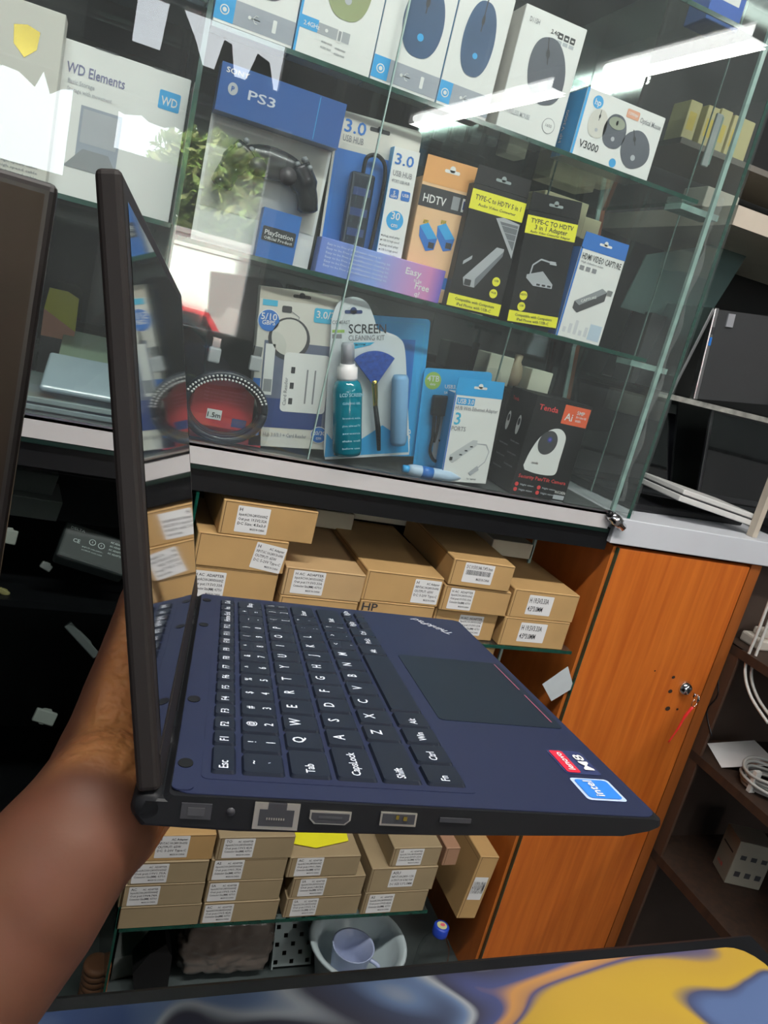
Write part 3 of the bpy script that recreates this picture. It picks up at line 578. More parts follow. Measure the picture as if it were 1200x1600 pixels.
b.rrect(w_*.52, w_*.68, h*.80, h*.93, mat('peach_print', (.75, .35, .22), .4), .002); b.text('1200dpi', w_*.60, h*.85, .004, white, al='c', w=w_*.12); b.text('Optical Mouse', w_*.70, h*.80, .007, inkg, w=w_*.27)
mouse_art(b, w_*.22, h*.56, w_*.115, h*.21, offwhite); mouse_art(b, w_*.44, h*.54, w_*.14, h*.25, mouseg); b.disc(w_*.44, h*.66, w_*.10, h*.09, mat('mouse_top_print', (.30, .33, .25), .4), 4)
mouse_art(b, w_*.74, h*.40, w_*.18, h*.28, mouseg, rot=.5); b.text('V3000', w_*.07, h*.16, .010, ink, w=w_*.24); b.disc(w_*.52, h*.10, .006, .006, azure)
child(b, 'box_body', root)

# game controller package
M = Matrix.Translation((at(296, 381, .03).x, .03, SH1)); w_ = .158; h = .207
root = empty('game_controller_package', M); tag(root, 'game controller package with deep blue header, middle shelf left', 'package')
b = MB(); b.box(0, w_, 0, .004, 0, h, white); b.box(0, w_, .004, .055, 0, .003, white); b.box(0, w_, -.030, .004, h*.74, h, sonyblue); b.org = (0, -.030, 0)
b.text('SONY', .006, h-.010, .006, white, w=.028); b.text('PS3', .036, h-.032, .011, mat('silver_ink', (.55, .6, .7), .4), w=.034); b.disc(.017, h-.026, .006, .007, lgrey); b.text('P', .017, h-.029, .006, sonyblue, al='c', lvl=3); b.rect(w_*.78, w_*.785, h*.75, h*.99, azure)
b.org = (0, -.0005, 0); b.rect(.004, w_-.004, .045, h*.73, offwhite); b.box(0, .052, -.028, -.001, 0, .042, blue) if False else None
b.box(w_*.52, w_*.84, -.020, -.001, .0, .062, blue); b.org = (0, -.0205, 0); b.rrect(w_*.54, w_*.82, .022, .040, ink, .002); b.text('PlayStation', w_*.56, .030, .006, white, w=w_*.24, lvl=3); b.text('Official Product', w_*.56, .024, .004, white, w=w_*.24, lvl=3)
child(b, 'backing', root)
b = MB(); cm = mat('controller_black', (.02, .022, .026), .25)
bm_ = bmesh.new(); bmesh.ops.create_icosphere(bm_, subdivisions=3, radius=1)
for v in bm_.verts: v.co = Vector((v.co.x*.045+.082, v.co.y*.012-.014, v.co.z*.020+.115))
b.bm(bm_, cm, True)
for sx in (-1, 1):
    b.tube(arc([(.082+sx*.032, -.014, .12), (.082+sx*.050, -.015, .095), (.082+sx*.058, -.012, .070)], 5), [.018]*5+[.014]*5+[.009], cm, 16)
    b.lathe([(.011, -.034), (.011, -.030), (.007, -.028), (.007, -.02)], dark, (.082+sx*.020, 0, .104), 20, 'y')
    for k in range(4): t = k*math.pi/2; b.lathe([(.0035, -.029), (.0035, -.02)], grey, (.082+sx*.038+.008*math.cos(t), 0, .122+.008*math.sin(t)), 12, 'y')
child(b, 'controller', root)
b = MB(); b.box(.003, w_-.003, -.0345, -.0335, .002, h*.74, clearp); child(b, 'clear_window', root)

# usb hub blister
M, w_, h = frame((497, 404), (622, 440), (528, 182), .035, SH1); M = Matrix.Translation((M.translation.x, .040, SH1)) @ Matrix.Rotation(math.radians(-3.5), 4, 'Y'); w_ = .120; h = .208
root = empty('usb_hub_package', M); tag(root, 'blue and grey 3.0 hub blister pack with black hub inside', 'package')
b = MB(); b.prism(rr(0, w_, 0, h, .008), 0, .002, offwhite); b.rect(.003, w_*.66, 0.003, h*.78, blue); b.rrect(w_*.38, w_*.62, h*.925, h*.95, ink, .002); b.disc(w_*.5, h*.945, .004, .004, ink)
b.text('3.0', w_*.09, h*.885, .016, blue, w=.030); b.text('USB HUB', w_*.09, h*.83, .008, inkg, w=.029)
b.box(w_*.66, w_*.97, -.016, 0, 0, h*.86, white); b.box(w_*.655, w_*.66, -.016, 0, 0, h*.86, azure); b.org = (0, -.016, 0)
b.text('3.0', w_*.69, h*.76, .014, blue, w=.027); b.text('USB HUB', w_*.69, h*.69, .007, inkg, w=.028); b.text('4PORT USB HUB', w_*.69, h*.65, .004, inkg, w=.026)
b.rrect(w_*.69, w_*.80, h*.55, h*.61, blue, .002); b.rrect(w_*.83, w_*.94, h*.55, h*.61, blue, .002); b.text('5', w_*.745, h*.575, .005, white, al='c', lvl=3); b.text('GBPS', w_*.745, h*.557, .003, white, al='c', lvl=3); b.text('USB', w_*.885, h*.575, .004, white, al='c', lvl=3)
b.disc(w_*.81, h*.42, .0125, .0125, azure); b.text('30', w_*.81, h*.425, .010, white, al='c', lvl=3); b.text('cm', w_*.81, h*.378, .006, white, al='c', lvl=3)
for k in range(6): b.text('USB 3.0 high speed' if k % 2 else 'plug and play', w_*.70, h*(.31-.03*k), .003, inkg, w=.025); b.disc(w_*.685, h*(.315-.03*k), .001, .001, ink)
child(b, 'card', root)
b = MB(); b.bbox(w_*.22, w_*.50, -.018, -.002, .01, h*.66, mat('hub_black', (.02, .03, .05), .25), .004, 3)
for k in range(4): b.box(w_*.26, w_*.46, -.019, -.018, .03+k*.026, .040+k*.026, navy)
b.tube(arc([(w_*.36, -.010, h*.66), (w_*.38, -.010, h*.76), (w_*.52, -.010, h*.78), (w_*.62, -.010, h*.68), (w_*.60, -.010, h*.3), (w_*.56, -.010, .01)], 6), .0028, black); child(b, 'hub', root)
b = MB(); b.prism(rr(.004, w_*.64, .004, h*.80, .006), -.020, -.0195, clearp); child(b, 'blister', root)

# easy box lying in front
M, w_, h = frame((494, 413), (686, 468), (507, 370), .008, SH1)
gr = gradient('easy_print', [(0, (.14, .22, .60)), (.45, (.25, .35, .75)), (.72, (.55, .30, .60)), (.88, (.65, .25, .50)), (1, (.12, .10, .50))], 0, .3, 0, w_)
root = empty('gadget_box', M); tag(root, 'long blue to pink box lying in front of the hub pack', 'box')
b = MB(); b.bbox(0, w_, 0, .028, 0, h, gr, .0008, 1); pl = mat('pale_ink', (.60, .68, .90), .5)
b.text('Easy', w_*.68, h*.62, .009, white, w=.024); b.text('to be', w_*.76, h*.45, .005, white, w=.012); b.text('Free', w_*.78, h*.26, .009, white, w=.022); b.text('q?', w_*.79, h*.05, .007, white)
for k in range(6): b.text('Easy to be Free q? multifunction cleaning kit', w_*.05, h*(.82-.12*k), .003, pl, w=w_*(.5 if k else .42))
child(b, 'box_body', root)
# hdtv extender
M, w_, h = frame((624, 446), (700, 474), (652, 300), .020, SH1); M = Matrix.Translation((at(624, 446, .038).x+.004, .038, SH1)) @ Matrix.Rotation(math.radians(-2.5), 4, 'Y'); w_ = .083; h = .163
root = empty('extender_box', M); tag(root, 'orange hanging box showing two blue HDTV extenders', 'box')
b = MB(); b.bbox(0, w_, 0, .030, 0, h, peach, .0008, 1); hang_tab(b, w_, h, .028, orange, 0, white); b.rect(0, w_, h*.955, h, orange); b.rect(0, w_, h*.76, h*.93, ink); b.text('HDTV', w_*.07, h*.80, .011, white, w=w_*.42, lvl=3); b.rect(w_*.60, w_*.74, h*.79, h*.90, grey, 3); b.rect(w_*.79, w_*.93, h*.79, h*.90, white, 3); b.rect(w_*.81, w_*.91, h*.81, h*.88, navy, 4)
for ox, oz in ((.18, .43), (.50, .46)):
    X_, Z_ = w_*ox, h*oz; b.flat([(X_-.006, Z_+.028), (X_+.006, Z_+.034), (X_+.024, Z_+.016), (X_+.022, Z_), (X_+.010, Z_-.004), (X_-.004, Z_+.014)], blue, 2); b.flat([(X_-.006, Z_+.028), (X_+.006, Z_+.034), (X_+.024, Z_+.016), (X_+.010, Z_+.012)], azure, 3); b.rect(X_+.012, X_+.021, Z_+.001, Z_+.009, ink, 4); b.rect(X_-.002, X_+.006, Z_+.032, Z_+.037, gold, 2)
b.disc(w_*.62, h*.16, .020, .012, mat('pale_peach', (.85, .62, .42), .5), 1); b.rect(w_*.50, w_*.62, h*.13, h*.22, blue, 2); b.rect(w_*.74, w_*.90, h*.12, h*.22, blue, 2); b.rrect(w_*.05, w_*.14, h*.08, h*.15, navy, .001); 
for k in range(3): b.text('HDMI extender', w_*.17, h*(.13-.025*k), .003, navy, w=w_*.26)
child(b, 'box_body', root)
# right end of that: small orange side text box
# type-c boxes
def typec(BL, BR, h, Y, lab, t1, t2, art, roll=0):
    p = at(*BL, Y); w_ = at(*BR, Y).x-p.x
    root = empty('adapter_box', Matrix.Translation((p.x, Y, SH1)) @ Matrix.Rotation(math.radians(roll), 4, 'Y')); tag(root, lab, 'box')
    b = MB(); b.bbox(0, w_, 0, .028, 0, h, blackc, .0008, 1); hang_tab(b, w_, h, .024, blackc, 0, mat('grey_hole', (.3, .35, .35), .4)); b.rect(0, w_, h*.80, h*.955, yellow); b.rect(0, w_, h*.015, h*.115, yellow)
    if t2: b.text(t1, w_*.5, h*.895, .0065, ink, al='c', w=w_*.85); b.text(t2, w_*.5, h*.845, .0065, ink, al='c', w=w_*.65); b.text('Audio Video Converter Adapter', w_*.5, h*.812, .0035, ink, al='c', w=w_*.8)
    else: b.text(t1, w_*.5, h*.88, .0068, ink, al='c', w=w_*.85); b.text('Audio Video Converter', w_*.5, h*.835, .004, ink, al='c', w=w_*.7)
    b.text('Compatible with Computers', w_*.5, h*.07, .0042, ink, al='c', w=w_*.75); b.text('iPad Phone with USB-C', w_*.5, h*.03, .0042, ink, al='c', w=w_*.65)
    art(b, w_, h); child(b, 'box_body', root)
lg = mat('metal_print', (.42, .43, .46), .4); lg2 = mat('dark_metal_print', (.16, .17, .19), .4)
def art5(b, w_, h):
    b.flat([(w_*.52, h*.78), (w_*.66, h*.80), (w_*.97, h*.78), (w_*.97, h*.50)], lg, 2); b.flat([(w_*.60, h*.765), (w_*.95, h*.765), (w_*.95, h*.56)], lg2, 3)
    for k in range(3): b.line([(w_*(.65+.07*k), h*(.74-.05*k)), (w_*.95, h*(.74-.05*k))], .0008, lg, 4)
    b.flat([(w_*.22, h*.20), (w_*.42, h*.20), (w_*.80, h*.50), (w_*.80, h*.56), (w_*.66, h*.56), (w_*.18, h*.26)], lg, 2); b.flat([(w_*.42, h*.20), (w_*.80, h*.50), (w_*.80, h*.54), (w_*.40, h*.27)], lg2, 3)
    b.rrect(w_*.22, w_*.34, h*.205, h*.255, ink, .001, 4); b.flat([(w_*.12, h*.36), (w_*.26, h*.42), (w_*.26, h*.45), (w_*.12, h*.39)], lg, 2)
    for z in (.19, .29): b.disc(w_*.80, h*z, .0065, .0065, yellow); b.text('USB' if z > .2 else 'HUB', w_*.80, h*z, .003, ink, al='c')
def art3(b, w_, h):
    b.flat([(w_*.20, h*.45), (w_*.50, h*.50), (w_*.74, h*.40), (w_*.74, h*.36), (w_*.36, h*.36), (w_*.20, h*.42)], lg, 2); b.flat([(w_*.36, h*.36), (w_*.74, h*.36), (w_*.74, h*.40), (w_*.38, h*.395)], lgrey, 3)
    for x in (.42, .53, .64): b.rect(w_*x, w_*(x+.07), h*.368, h*.385, ink, 4)
    b.line([(w_*.26, h*.46), (w_*.28, h*.54), (w_*.42, h*.60), (w_*.60, h*.59), (w_*.74, h*.575)], .0022, lgrey, 3); b.rect(w_*.60, w_*.72, h*.57, h*.60, lgrey, 4)
    for z in (.16, .26): b.disc(w_*.22, h*z, .0065, .0065, yellow); b.text('HDTV' if z > .2 else 'USB', w_*.22, h*z, .003, ink, al='c')
typec((698, 473), (779, 494), .172, .020, 'black hanging box with yellow bands and 5 in 1 hub picture', 'TYPE-C to HDTV 5 in 1', None, art5, -1.5)
typec((795, 492), (869, 513), .160, .012, 'black hanging box with yellow bands and 3 in 1 adapter picture', 'TYPE-C TO HDTV', '3 in 1 Adapter', art3, -5)
p = at(871, 514, .010); w_ = at(937, 536, .010).x-p.x; h = .133
root = empty('capture_box', Matrix.Translation((p.x, .010, SH1))); tag(root, 'white hanging box with blue tab showing a video capture stick', 'box')
b = MB(); b.bbox(0, w_, 0, .026, 0, h, white, .0008, 1); hang_tab(b, w_, h, .022, blue, 0, white); b.rect(0, w_, h*.985, h, blue); b.org = (0, .026, 0); b.rt = (0, -1, 0); b.rect(.001, .025, .001, h, blue); b.org = (0, 0, 0); b.rt = (1, 0, 0); b.rect(0, .003, 0, h, blue)
b.text('HDMI VIDEO CAPTURE', w_*.07, h*.88, .009, ink, w=w_*.88); b.text('High definition video', w_*.08, h*.84, .003, inkg, w=w_*.5)
for k in range(3): b.rrect(w_*(.08+.14*k), w_*(.18+.14*k), h*.76, h*.81, inkg, .0008)
b.flat([(w_*.18, h*.34), (w_*.30, h*.30), (w_*.82, h*.50), (w_*.82, h*.60), (w_*.70, h*.63), (w_*.18, h*.42)], dark, 2); b.flat([(w_*.18, h*.42), (w_*.30, h*.385), (w_*.82, h*.60), (w_*.70, h*.63)], grey, 3); b.rect(w_*.82, w_*.94, h*.57, h*.63, silver, 2)
b.text('CAPTURE', w_*.32, h*.42, .004, white, w=w_*.34, lvl=5, rot=.45)
for k in range(5): b.rect(w_*(.10+.12*k), w_*(.17+.12*k), h*.06, h*(.12+.05*(k % 3)), mat('faint_print', (.62, .62, .66), .5))
b.rect(w_*.68, w_*.95, h*.04, h*.22, mat('faint_blue_print', (.50, .60, .72), .5)); child(b, 'box_body', root)

# bottom shelf
# cable coil in red pack
p = at(263, 688, .03); root = empty('cable_package', Matrix.Translation((p.x, .03, SH0))); w_ = .128; h = .175; tag(root, 'clear pack with black coiled cable around a red card', 'package')
b = MB(); b.prism([(.0, 0), (w_, 0), (w_*.93, .055), (w_*.5, .075), (w_*.07, .055)], 0, .001, red); b.prism([(w_*.15, .02), (w_*.85, .02), (w_*.82, .07), (w_*.5, .098), (w_*.18, .07)], -.006, -.005, red)
b.org = (0, -.006, 0); b.rect(w_*.34, w_*.50, .030, .044, paper, 2); b.text('1.5m', w_*.35, .033, .007, ink, w=w_*.14, lvl=4); b.rrect(w_*.62, w_*.78, .024, .036, navy, .001, 2)
for k in range(4): b.text('high speed cable with ethernet', w_*.28, .056+k*.005, .002, pink, w=w_*.44)
child(b, 'card', root)
b = MB(); rings = []
for k in range(3):
    pts = [(w_*.5+.052*math.cos(t)*(1+.02*k), -.012-.006*k, .052+.042*math.sin(t)*(1+.04*k)+.006*math.sin(3*t)*0) for t in [i*2*math.pi/40 for i in range(41)]]
    b.tube(pts, .0056, mat('cable_black', (.015, .018, .03), .3), 8)
for i in range(26):
    t = math.pi*(.12+.76*i/25); 
    for rr_ in (.046, .051): b.lathe([(.0016, -.031), (.0016, -.028)], white, (w_*.5+rr_*math.cos(t)*1.12, 0, .052+(rr_-.007)*math.sin(t)), 6, 'y')
child(b, 'cable', root)
b = MB(); b.prism(rr(.0, w_, 0.001, h*.96, .02), -.034, -.0335, clearp); b.prism([(w_*.3, h*.96), (w_*.7, h*.96), (w_*.66, h*1.05), (w_*.34, h*1.05)], -.02, -.019, clearp); child(b, 'blister', root)
# plugs inside
b = MB()
for x in (.30, .74): b.bbox(w_*x-.008, w_*x+.008, -.018, -.008, .108, .128, mat('plug_grey', (.5, .5, .52), .4), .002); b.bbox(w_*x-.006, w_*x+.006, -.016, -.010, .128, .142, chrome, .001)
child(b, 'plug', root)
# hub with card reader
p = at(388, 690, .030); w_ = .114; h = .222; root = empty('card_reader_box', Matrix.Translation((p.x, .030, SH0)) @ Matrix.Rotation(math.radians(-6.5), 4, 'Y')); tag(root, 'tan and navy box picturing a white hub with card reader', 'box')
tan = mat('tan_card', (.55, .50, .42), .5)
b = MB(); b.bbox(0, w_, 0, .02, 0, h, offwhite, .0008, 1); b.rect(0, w_, h*.93, h, tan); b.rrect(w_*.40, w_*.62, h*.955, h*.975, ink, .002); b.disc(w_*.51, h*.972, .004, .004, ink)
b.rect(w_*.10, w_*.98, h*.13, h*.68, mat('slate_print', (.14, .16, .24), .4)); b.rect(w_*.12, w_*.92, h*.13, h*.32, navy, 2); b.disc(w_*.40, h*.70, w_*.26, w_*.26, dark, 2); b.disc(w_*.40, h*.71, w_*.22, w_*.22, offwhite, 3)
b.rrect(w_*.36, w_*.94, h*.24, h*.62, white, .006, 4)
for k in range(3): b.rect(w_*.46, w_*.51, h*(.29+.10*k), h*(.33+.10*k), ink, 5)
for k in range(2): b.rect(w_*(.66+.10*k), w_*(.68+.10*k), h*.30, h*.52, inkg, 5)
b.text('Card Reader', w_*.43, h*.28, .005, inkg, rot=math.pi/2, lvl=5, w=.04); b.rect(w_*.12, w_*.24, h*.34, h*.66, white, 3); b.rect(w_*.13, w_*.23, h*.36, h*.44, grey, 4)
b.disc(w_*.13, h*.80, .0155, .0155, white, 2); b.disc(w_*.13, h*.80, .0145, .0145, blue, 3); b.text('5/10', w_*.13, h*.805, .009, white, al='c', w=.022, lvl=4); b.text('GBPS', w_*.13, h*.775, .006, white, al='c', w=.018, lvl=4)
b.rect(w_*.04, w_*.22, h*.89, h*.925, cyan, 2); b.rrect(w_*.68, w_*1.0, h*.82, h*.91, cyan, .003, 2); b.text('3.0/3.1', w_*.71, h*.85, .010, white, w=.034, lvl=4)
b.rrect(w_*.28, w_*.40, h*.86, h*.90, dark, .002, 2); b.line([(w_*.40, h*.87), (w_*.5, h*.84), (w_*.48, h*.80), (w_*.38, h*.82)], .0010, inkg, 2)
b.text('Hub 3.0/3.1 + Card Reader', w_*.18, h*.07, .006, inkg, w=w_*.56); b.disc(w_*.90, h*.10, .0125, .0125, white, 5); b.disc(w_*.90, h*.10, .0115, .0115, blue, 6); b.text('20/30', w_*.90, h*.10, .006, white, al='c', lvl=7); b.text('cm', w_*.90, h*.07, .005, white, al='c', lvl=7); b.rrect(w_*.02, w_*.13, h*.07, h*.11, blue, .002); b.rect(0, w_*.09, h*.34, h*.44, blue, 2)
child(b, 'box_body', root)
# screen cleaning kit with parts
p = at(503, 722, .016); root = empty('screen_cleaning_kit', Matrix.Translation((p.x+.004, .022, SH0)) @ Matrix.Rotation(math.radians(-13), 4, 'Y')); tag(root, 'screen cleaning kit blister with spray bottle, blue fan brush and cloth', 'cleaning kit')
W = .136; Hh = .232
out = arc([(0.002, .0, 0), (.0, .02, 0), (.004, .09, 0), (.008, .15, 0), (.010, .178, 0), (.012, .205, 0), (.022, .226, 0), (.042, .233, 0), (.062, .226, 0), (.072, .208, 0), (.080, .188, 0), (.094, .184, 0), (.112, .176, 0), (.122, .158, 0), (.128, .09, 0), (.134, .02, 0), (.134, .0, 0)], 4)
outl = [(v.x, v.y) for v in out][::-1]
b = MB(); b.prism(outl, 0, .0015, mat('kit_card', (.70, .73, .76), .4)); b.flat([(x, z) for x, z in [(.001, .004), (.133, .004), (.131, .030), (.110, .034), (.090, .048), (.05, .024), (.012, .030), (.004, .040)]], azure, 1)
b.rrect(.030, .056, .210, .215, navy, .002, 2); b.disc(.043, .214, .005, .005, navy, 2); b.text('COMEAST', .012, .196, .005, inkg, w=.026); b.rect(.012, .030, .184, .188, green, 2); b.rect(.012, .026, .176, .182, inkg, 2)
b.text('SCREEN', .036, .183, .013, ink, w=.056); b.text('CLEANING KIT', .036, .173, .0075, inkg, w=.054); b.flat([(.036, .170), (.075, .170), (.068, .166), (.040, .160)], cyan, 2); b.text('MEDIUM', .046, .1655, .003, white)
child(b, 'card', root)
b = MB(); b.rotx = 0
b.lathe([(.0, .012), (.020, .012), (.0215, .018), (.0215, .106), (.018, .117), (.012, .122), (.0, .122)], tealliq, (.030, -.018, 0), 28)
b.org = (.030, -.0403, 0)
for k, t in enumerate(['LCD SCREEN', 'CLEANING GEL', 'for notebook, mobile', 'phone, tablet and TV', 'screens', 'shake well', 'before use']): b.text(t, 0, .100-k*.011-(.01 if k > 1 else 0), .005 if k == 0 else .003, mat('bottle_print', (.35, .6, .7), .5), al='c', w=.034 if k == 0 else .026)
sp = child(b, 'spray_bottle', root)
b = MB(); b.lathe([(.014, .120), (.0145, .124), (.0145, .138), (.011, .140), (.011, .143)], white, (.030, -.018, 0), 24); b.lathe([(.0095, .143), (.0095, .168), (.008, .172), (0, .173)], mat('clear_cap', (.40, .42, .46), .2), (.030, -.018, 0), 24); q = b.build('spray_cap'); q.parent = sp
b = MB(); b.tube([(.082, -.010, .012), (.080, -.010, .045), (.075, -.010, .080)], [.003, .0042, .0035], black, 12); br = child(b, 'brush', root)
b = MB(); b.tube([(.075, -.010, .080), (.0745, -.010, .095), (.073, -.010, .112), (.0722, -.010, .117)], [.0036, .0040, .0046, .0055], gold, 12); q = b.build('ferrule'); q.parent = br
b = MB(); q0 = (.0725, .113); fan = [(q0[0]+.046*math.cos(t), q0[1]+.046*math.sin(t)) for t in [math.radians(50+82*i/14) for i in range(15)]]
b.prism([(q0[0]+.004, q0[1])]+fan+[(q0[0]-.004, q0[1])], -.013, -.007, mat('brush_blue', (.02, .09, .50), .6, var=.4, scale=200)); q = b.build('bristles'); q.parent = br
b = MB(); b.lathe([(.0, .020), (.010, .020), (.0125, .026), (.0125, .118), (.010, .124), (0, .124)], mat('cloth_blue', (.22, .42, .66), .8), (.111, -.014, 0), 20); child(b, 'cleaning_cloth', root)
b = MB(); b.prism([(x*.97+.002, z*.97+.003) for x, z in outl], -.0445, -.044, clearp); child(b, 'blister', root)
# blue pack behind the kit
p = at(505, 720, .055); q1 = at(652, 513, .055); root = empty('laptop_accessory_package', Matrix.Translation((p.x, .055, SH0)) @ Matrix.Rotation(math.radians(-9), 4, 'Y')); w_ = .150; h = .212; tag(root, 'bright blue pack standing behind the screen cleaning kit', 'package')
b = MB(); b.prism(rr(0, w_, 0, h, .006), 0, .0015, azure); b.line([(.012, .006), (.012, h-.008), (w_-.008, h-.008), (w_-.008, .01)], .0008, cyan, 2); b.rect(.02, w_*.86, .02, h*.85, blue, 1); b.text('Laptop to', .011, .085, .009, white, rot=math.pi/2, w=.045, lvl=3); b.text('HDD', w_-.014, .02, .008, white, rot=math.pi/2, lvl=3); child(b, 'card', root)
b = MB(); b.prism(rr(.03, w_-.03, .02, h-.03, .01), -.014, -.013, clearp); child(b, 'blister', root)
# white-blue tube lying
a = at(641, 722, .012); c = at(722, 752, .012); a.z = c.z = SH0+.0095
root = empty('glue_tube', Matrix.Translation((0, 0, 0))); tag(root, 'white tube with blue band lying in front of the blister packs', 'tube')
d = (c-a); b = MB(); b.tube([a, a+d*.08, a+d*.45, a+d*.75, a+d*.97], [.0075, .009, .009, .0085, .0015], mat('tube_plastic', (.45, .58, .75), .3), 20); b.tube([a+d*.22, a+d*.42], [.00925, .00925], blue, 20)
child(b, 'tube_body', root); b = MB(); b.tube([a-d*.10, a+d*.02], [.0055, .006], azure, 14); child(b, 'cap', root)
# 4TB adapter blister
p = at(640, 735, .045); w_ = .115; h = .172; root = empty('drive_adapter_package', Matrix.Translation((p.x+.006, .048, SH0)) @ Matrix.Rotation(math.radians(-8), 4, 'Y')); tag(root, 'blue 4TB drive adapter pack holding a black cable', 'package')
b = MB(); b.prism(rr(0, w_, 0, h*.95, .006), 0, .0015, azure); b.disc(.016, h*.84, .0135, .0135, green); b.text('4TB', .016, h*.835, .009, white, al='c', w=.020, lvl=3); b.text('data', .016, h*.80, .004, white, al='c', lvl=3); b.text('USB3.0', w_*.32, h*.78, .006, white); b.text('SATA adapter', w_*.32, h*.73, .004, white); b.rrect(.03, w_*.8, .02, .10, lgrey, .01, 1); child(b, 'card', root)
b = MB(); b.bbox(.016, .044, -.014, -.002, .092, .124, black, .003); b.tube(arc([(.022, -.008, .095), (.024, -.008, .06), (.022, -.010, .035), (.034, -.010, .02), (.045, -.010, .04), (.036, -.010, .055)], 6), .0028, black); b.tube(arc([(.030, -.008, .095), (.030, -.009, .07), (.026, -.010, .05)], 4), .0026, black); child(b, 'cable', root)
b = MB(); b.prism(rr(-.003, w_+.006, .001, h, .01), -.018, -.0175, clearp); child(b, 'blister', root)
# ethernet adapter box
p = at(689, 747, .010); w_ = at(757, 765, .010).x-p.x; h = .138; root = empty('ethernet_adapter_box', Matrix.Translation((p.x, .010, SH0)) @ Matrix.Rotation(math.radians(-5.5), 4, 'Y')); tag(root, 'white box with blue tab reading 3 ports', 'box')
b = MB(); b.bbox(0, w_, 0, .030, 0, h, white, .0008, 1); hang_tab(b, w_, h, .024, azure, 0, white); b.rect(0, w_, h*.985, h, azure); b.rect(0, .002, 0, h, blue); b.org = (0, .03, 0); b.rt = (0, -1, 0); b.rect(.001, .029, .001, h, azure); b.org = (0, 0, 0); b.rt = (1, 0, 0)
b.rrect(w_*.05, w_*.43, h*.88, h*.96, azure, .001); b.text('USB 3.0', w_*.07, h*.895, .0075, white, w=w_*.34, lvl=3); b.text('HUB With Ethernet Adapter', w_*.05, h*.825, .006, inkg, w=w_*.9); b.text('3', w_*.07, h*.66, .019, cyan); b.text('PORTS', w_*.04, h*.59, .007, inkg, w=w_*.30)
b.flat([(w_*.10, h*.26), (w_*.18, h*.22), (w_*.64, h*.44), (w_*.64, h*.50), (w_*.54, h*.50), (w_*.10, h*.31)], mat('adapter_print', (.55, .56, .58), .4), 2); b.rect(w_*.11, w_*.17, h*.25, h*.29, ink, 3)
for k in range(3): b.rect(w_*(.30+.10*k), w_*(.36+.10*k), h*(.315+.05*k), h*(.33+.05*k), ink, 3)
b.line([(w_*.64, h*.46), (w_*.84, h*.46), (w_*.93, h*.38), (w_*.88, h*.26), (w_*.74, h*.18)], .0016, lgrey, 2); b.flat([(w_*.56, h*.12), (w_*.62, h*.09), (w_*.78, h*.16), (w_*.73, h*.21)], lgrey, 3); b.text('Gigabit', w_*.08, h*.04, .003, inkg); b.text('for laptop', w_*.55, h*.04, .003, inkg)
child(b, 'box_body', root)
# security camera box
p = at(795, 772, .010); w_ = at(880, 786, .010).x-p.x; h = at(836, 616, .010).z-SH0; root = empty('camera_box', Matrix.Translation((p.x, .010, SH0))); tag(root, 'black box picturing a white pan and tilt security camera', 'box')
D = .085
b = MB(); b.bbox(0, w_, 0, D, 0, h, blackc, .0008, 1); rt_ = mat('red_ink', (.75, .05, .05), .5)
b.text('Tenda', w_*.08, h*.87, .009, rt_, w=w_*.34); b.rrect(w_*.52, w_*.98, h*.78, h*.97, tred, .001); b.text('Ai', w_*.56, h*.82, .012, white, lvl=3); b.text('5MP', w_*.75, h*.895, .006, white, lvl=3); b.text('3K+ Ultra HD', w_*.75, h*.86, .0035, white, lvl=3, w=w_*.19); b.text('WiFi', w_*.75, h*.82, .004, white, lvl=3)
cp = [(v.x, v.y) for v in arc([(w_*.10, h*.30, 0), (w_*.14, h*.44, 0), (w_*.24, h*.60, 0), (w_*.40, h*.70, 0), (w_*.56, h*.72, 0), (w_*.68, h*.66, 0), (w_*.70, h*.55, 0), (w_*.70, h*.40, 0), (w_*.70, h*.28, 0), (w_*.60, h*.245, 0), (w_*.35, h*.24, 0), (w_*.14, h*.26, 0)], 4)]
b.flat(cp, white, 2); b.disc(w_*.40, h*.565, w_*.16, h*.125, dark, 3, rot=-.3); b.disc(w_*.42, h*.60, w_*.045, w_*.045, navy, 4); b.disc(w_*.42, h*.60, w_*.022, w_*.022, mat('lens_violet', (.15, .10, .5), .2), 5); b.text('tenda', w_*.22, h*.335, .004, ink, lvl=4)
b.text('Security Pan/Tilt Camera', w_*.07, h*.175, .0062, rt_, w=w_*.86)
for x in (.08, .48):
    for z in (.05, .105): b.disc(w_*x, h*z, .0034, .0034, rt_); b.text('Night vision', w_*(x+.06), h*z-.001, .003, lgrey, w=w_*.24)
b.text('Wi-Fi 2.4GHz', w_*.78, h*.075, .005, white, w=w_*.2); b.rrect(w_*.78, w_*.98, h*.015, h*.06, lgrey, .001)
b.org = (0, D, 0); b.rt = (0, -1, 0); b.text('Tenda', D*.15, h*.88, .006, rt_)
for x in (.2, .62): b.disc(D*x, h*.66, .006, .016, white); b.disc(D*x, h*.69, .004, .006, dark, 2)
for k in range(6): b.text('Security camera', D*(.1 if k % 2 else .5), h*(.48-.06*k), .0035, grey, w=D*.35)
child(b, 'box_body', root)
# black box behind camera box
p = at(765, 585, .11); b = MB(); b.bbox(0, .06, 0, .05, 0, .155, blackc, .001, 1); b.text('USB', .01, .13, .008, lgrey); o = b.build('black_box'); o.location = (p.x-.02, .11, SH0); tag(o, 'plain black box standing behind the three ports box', 'box')

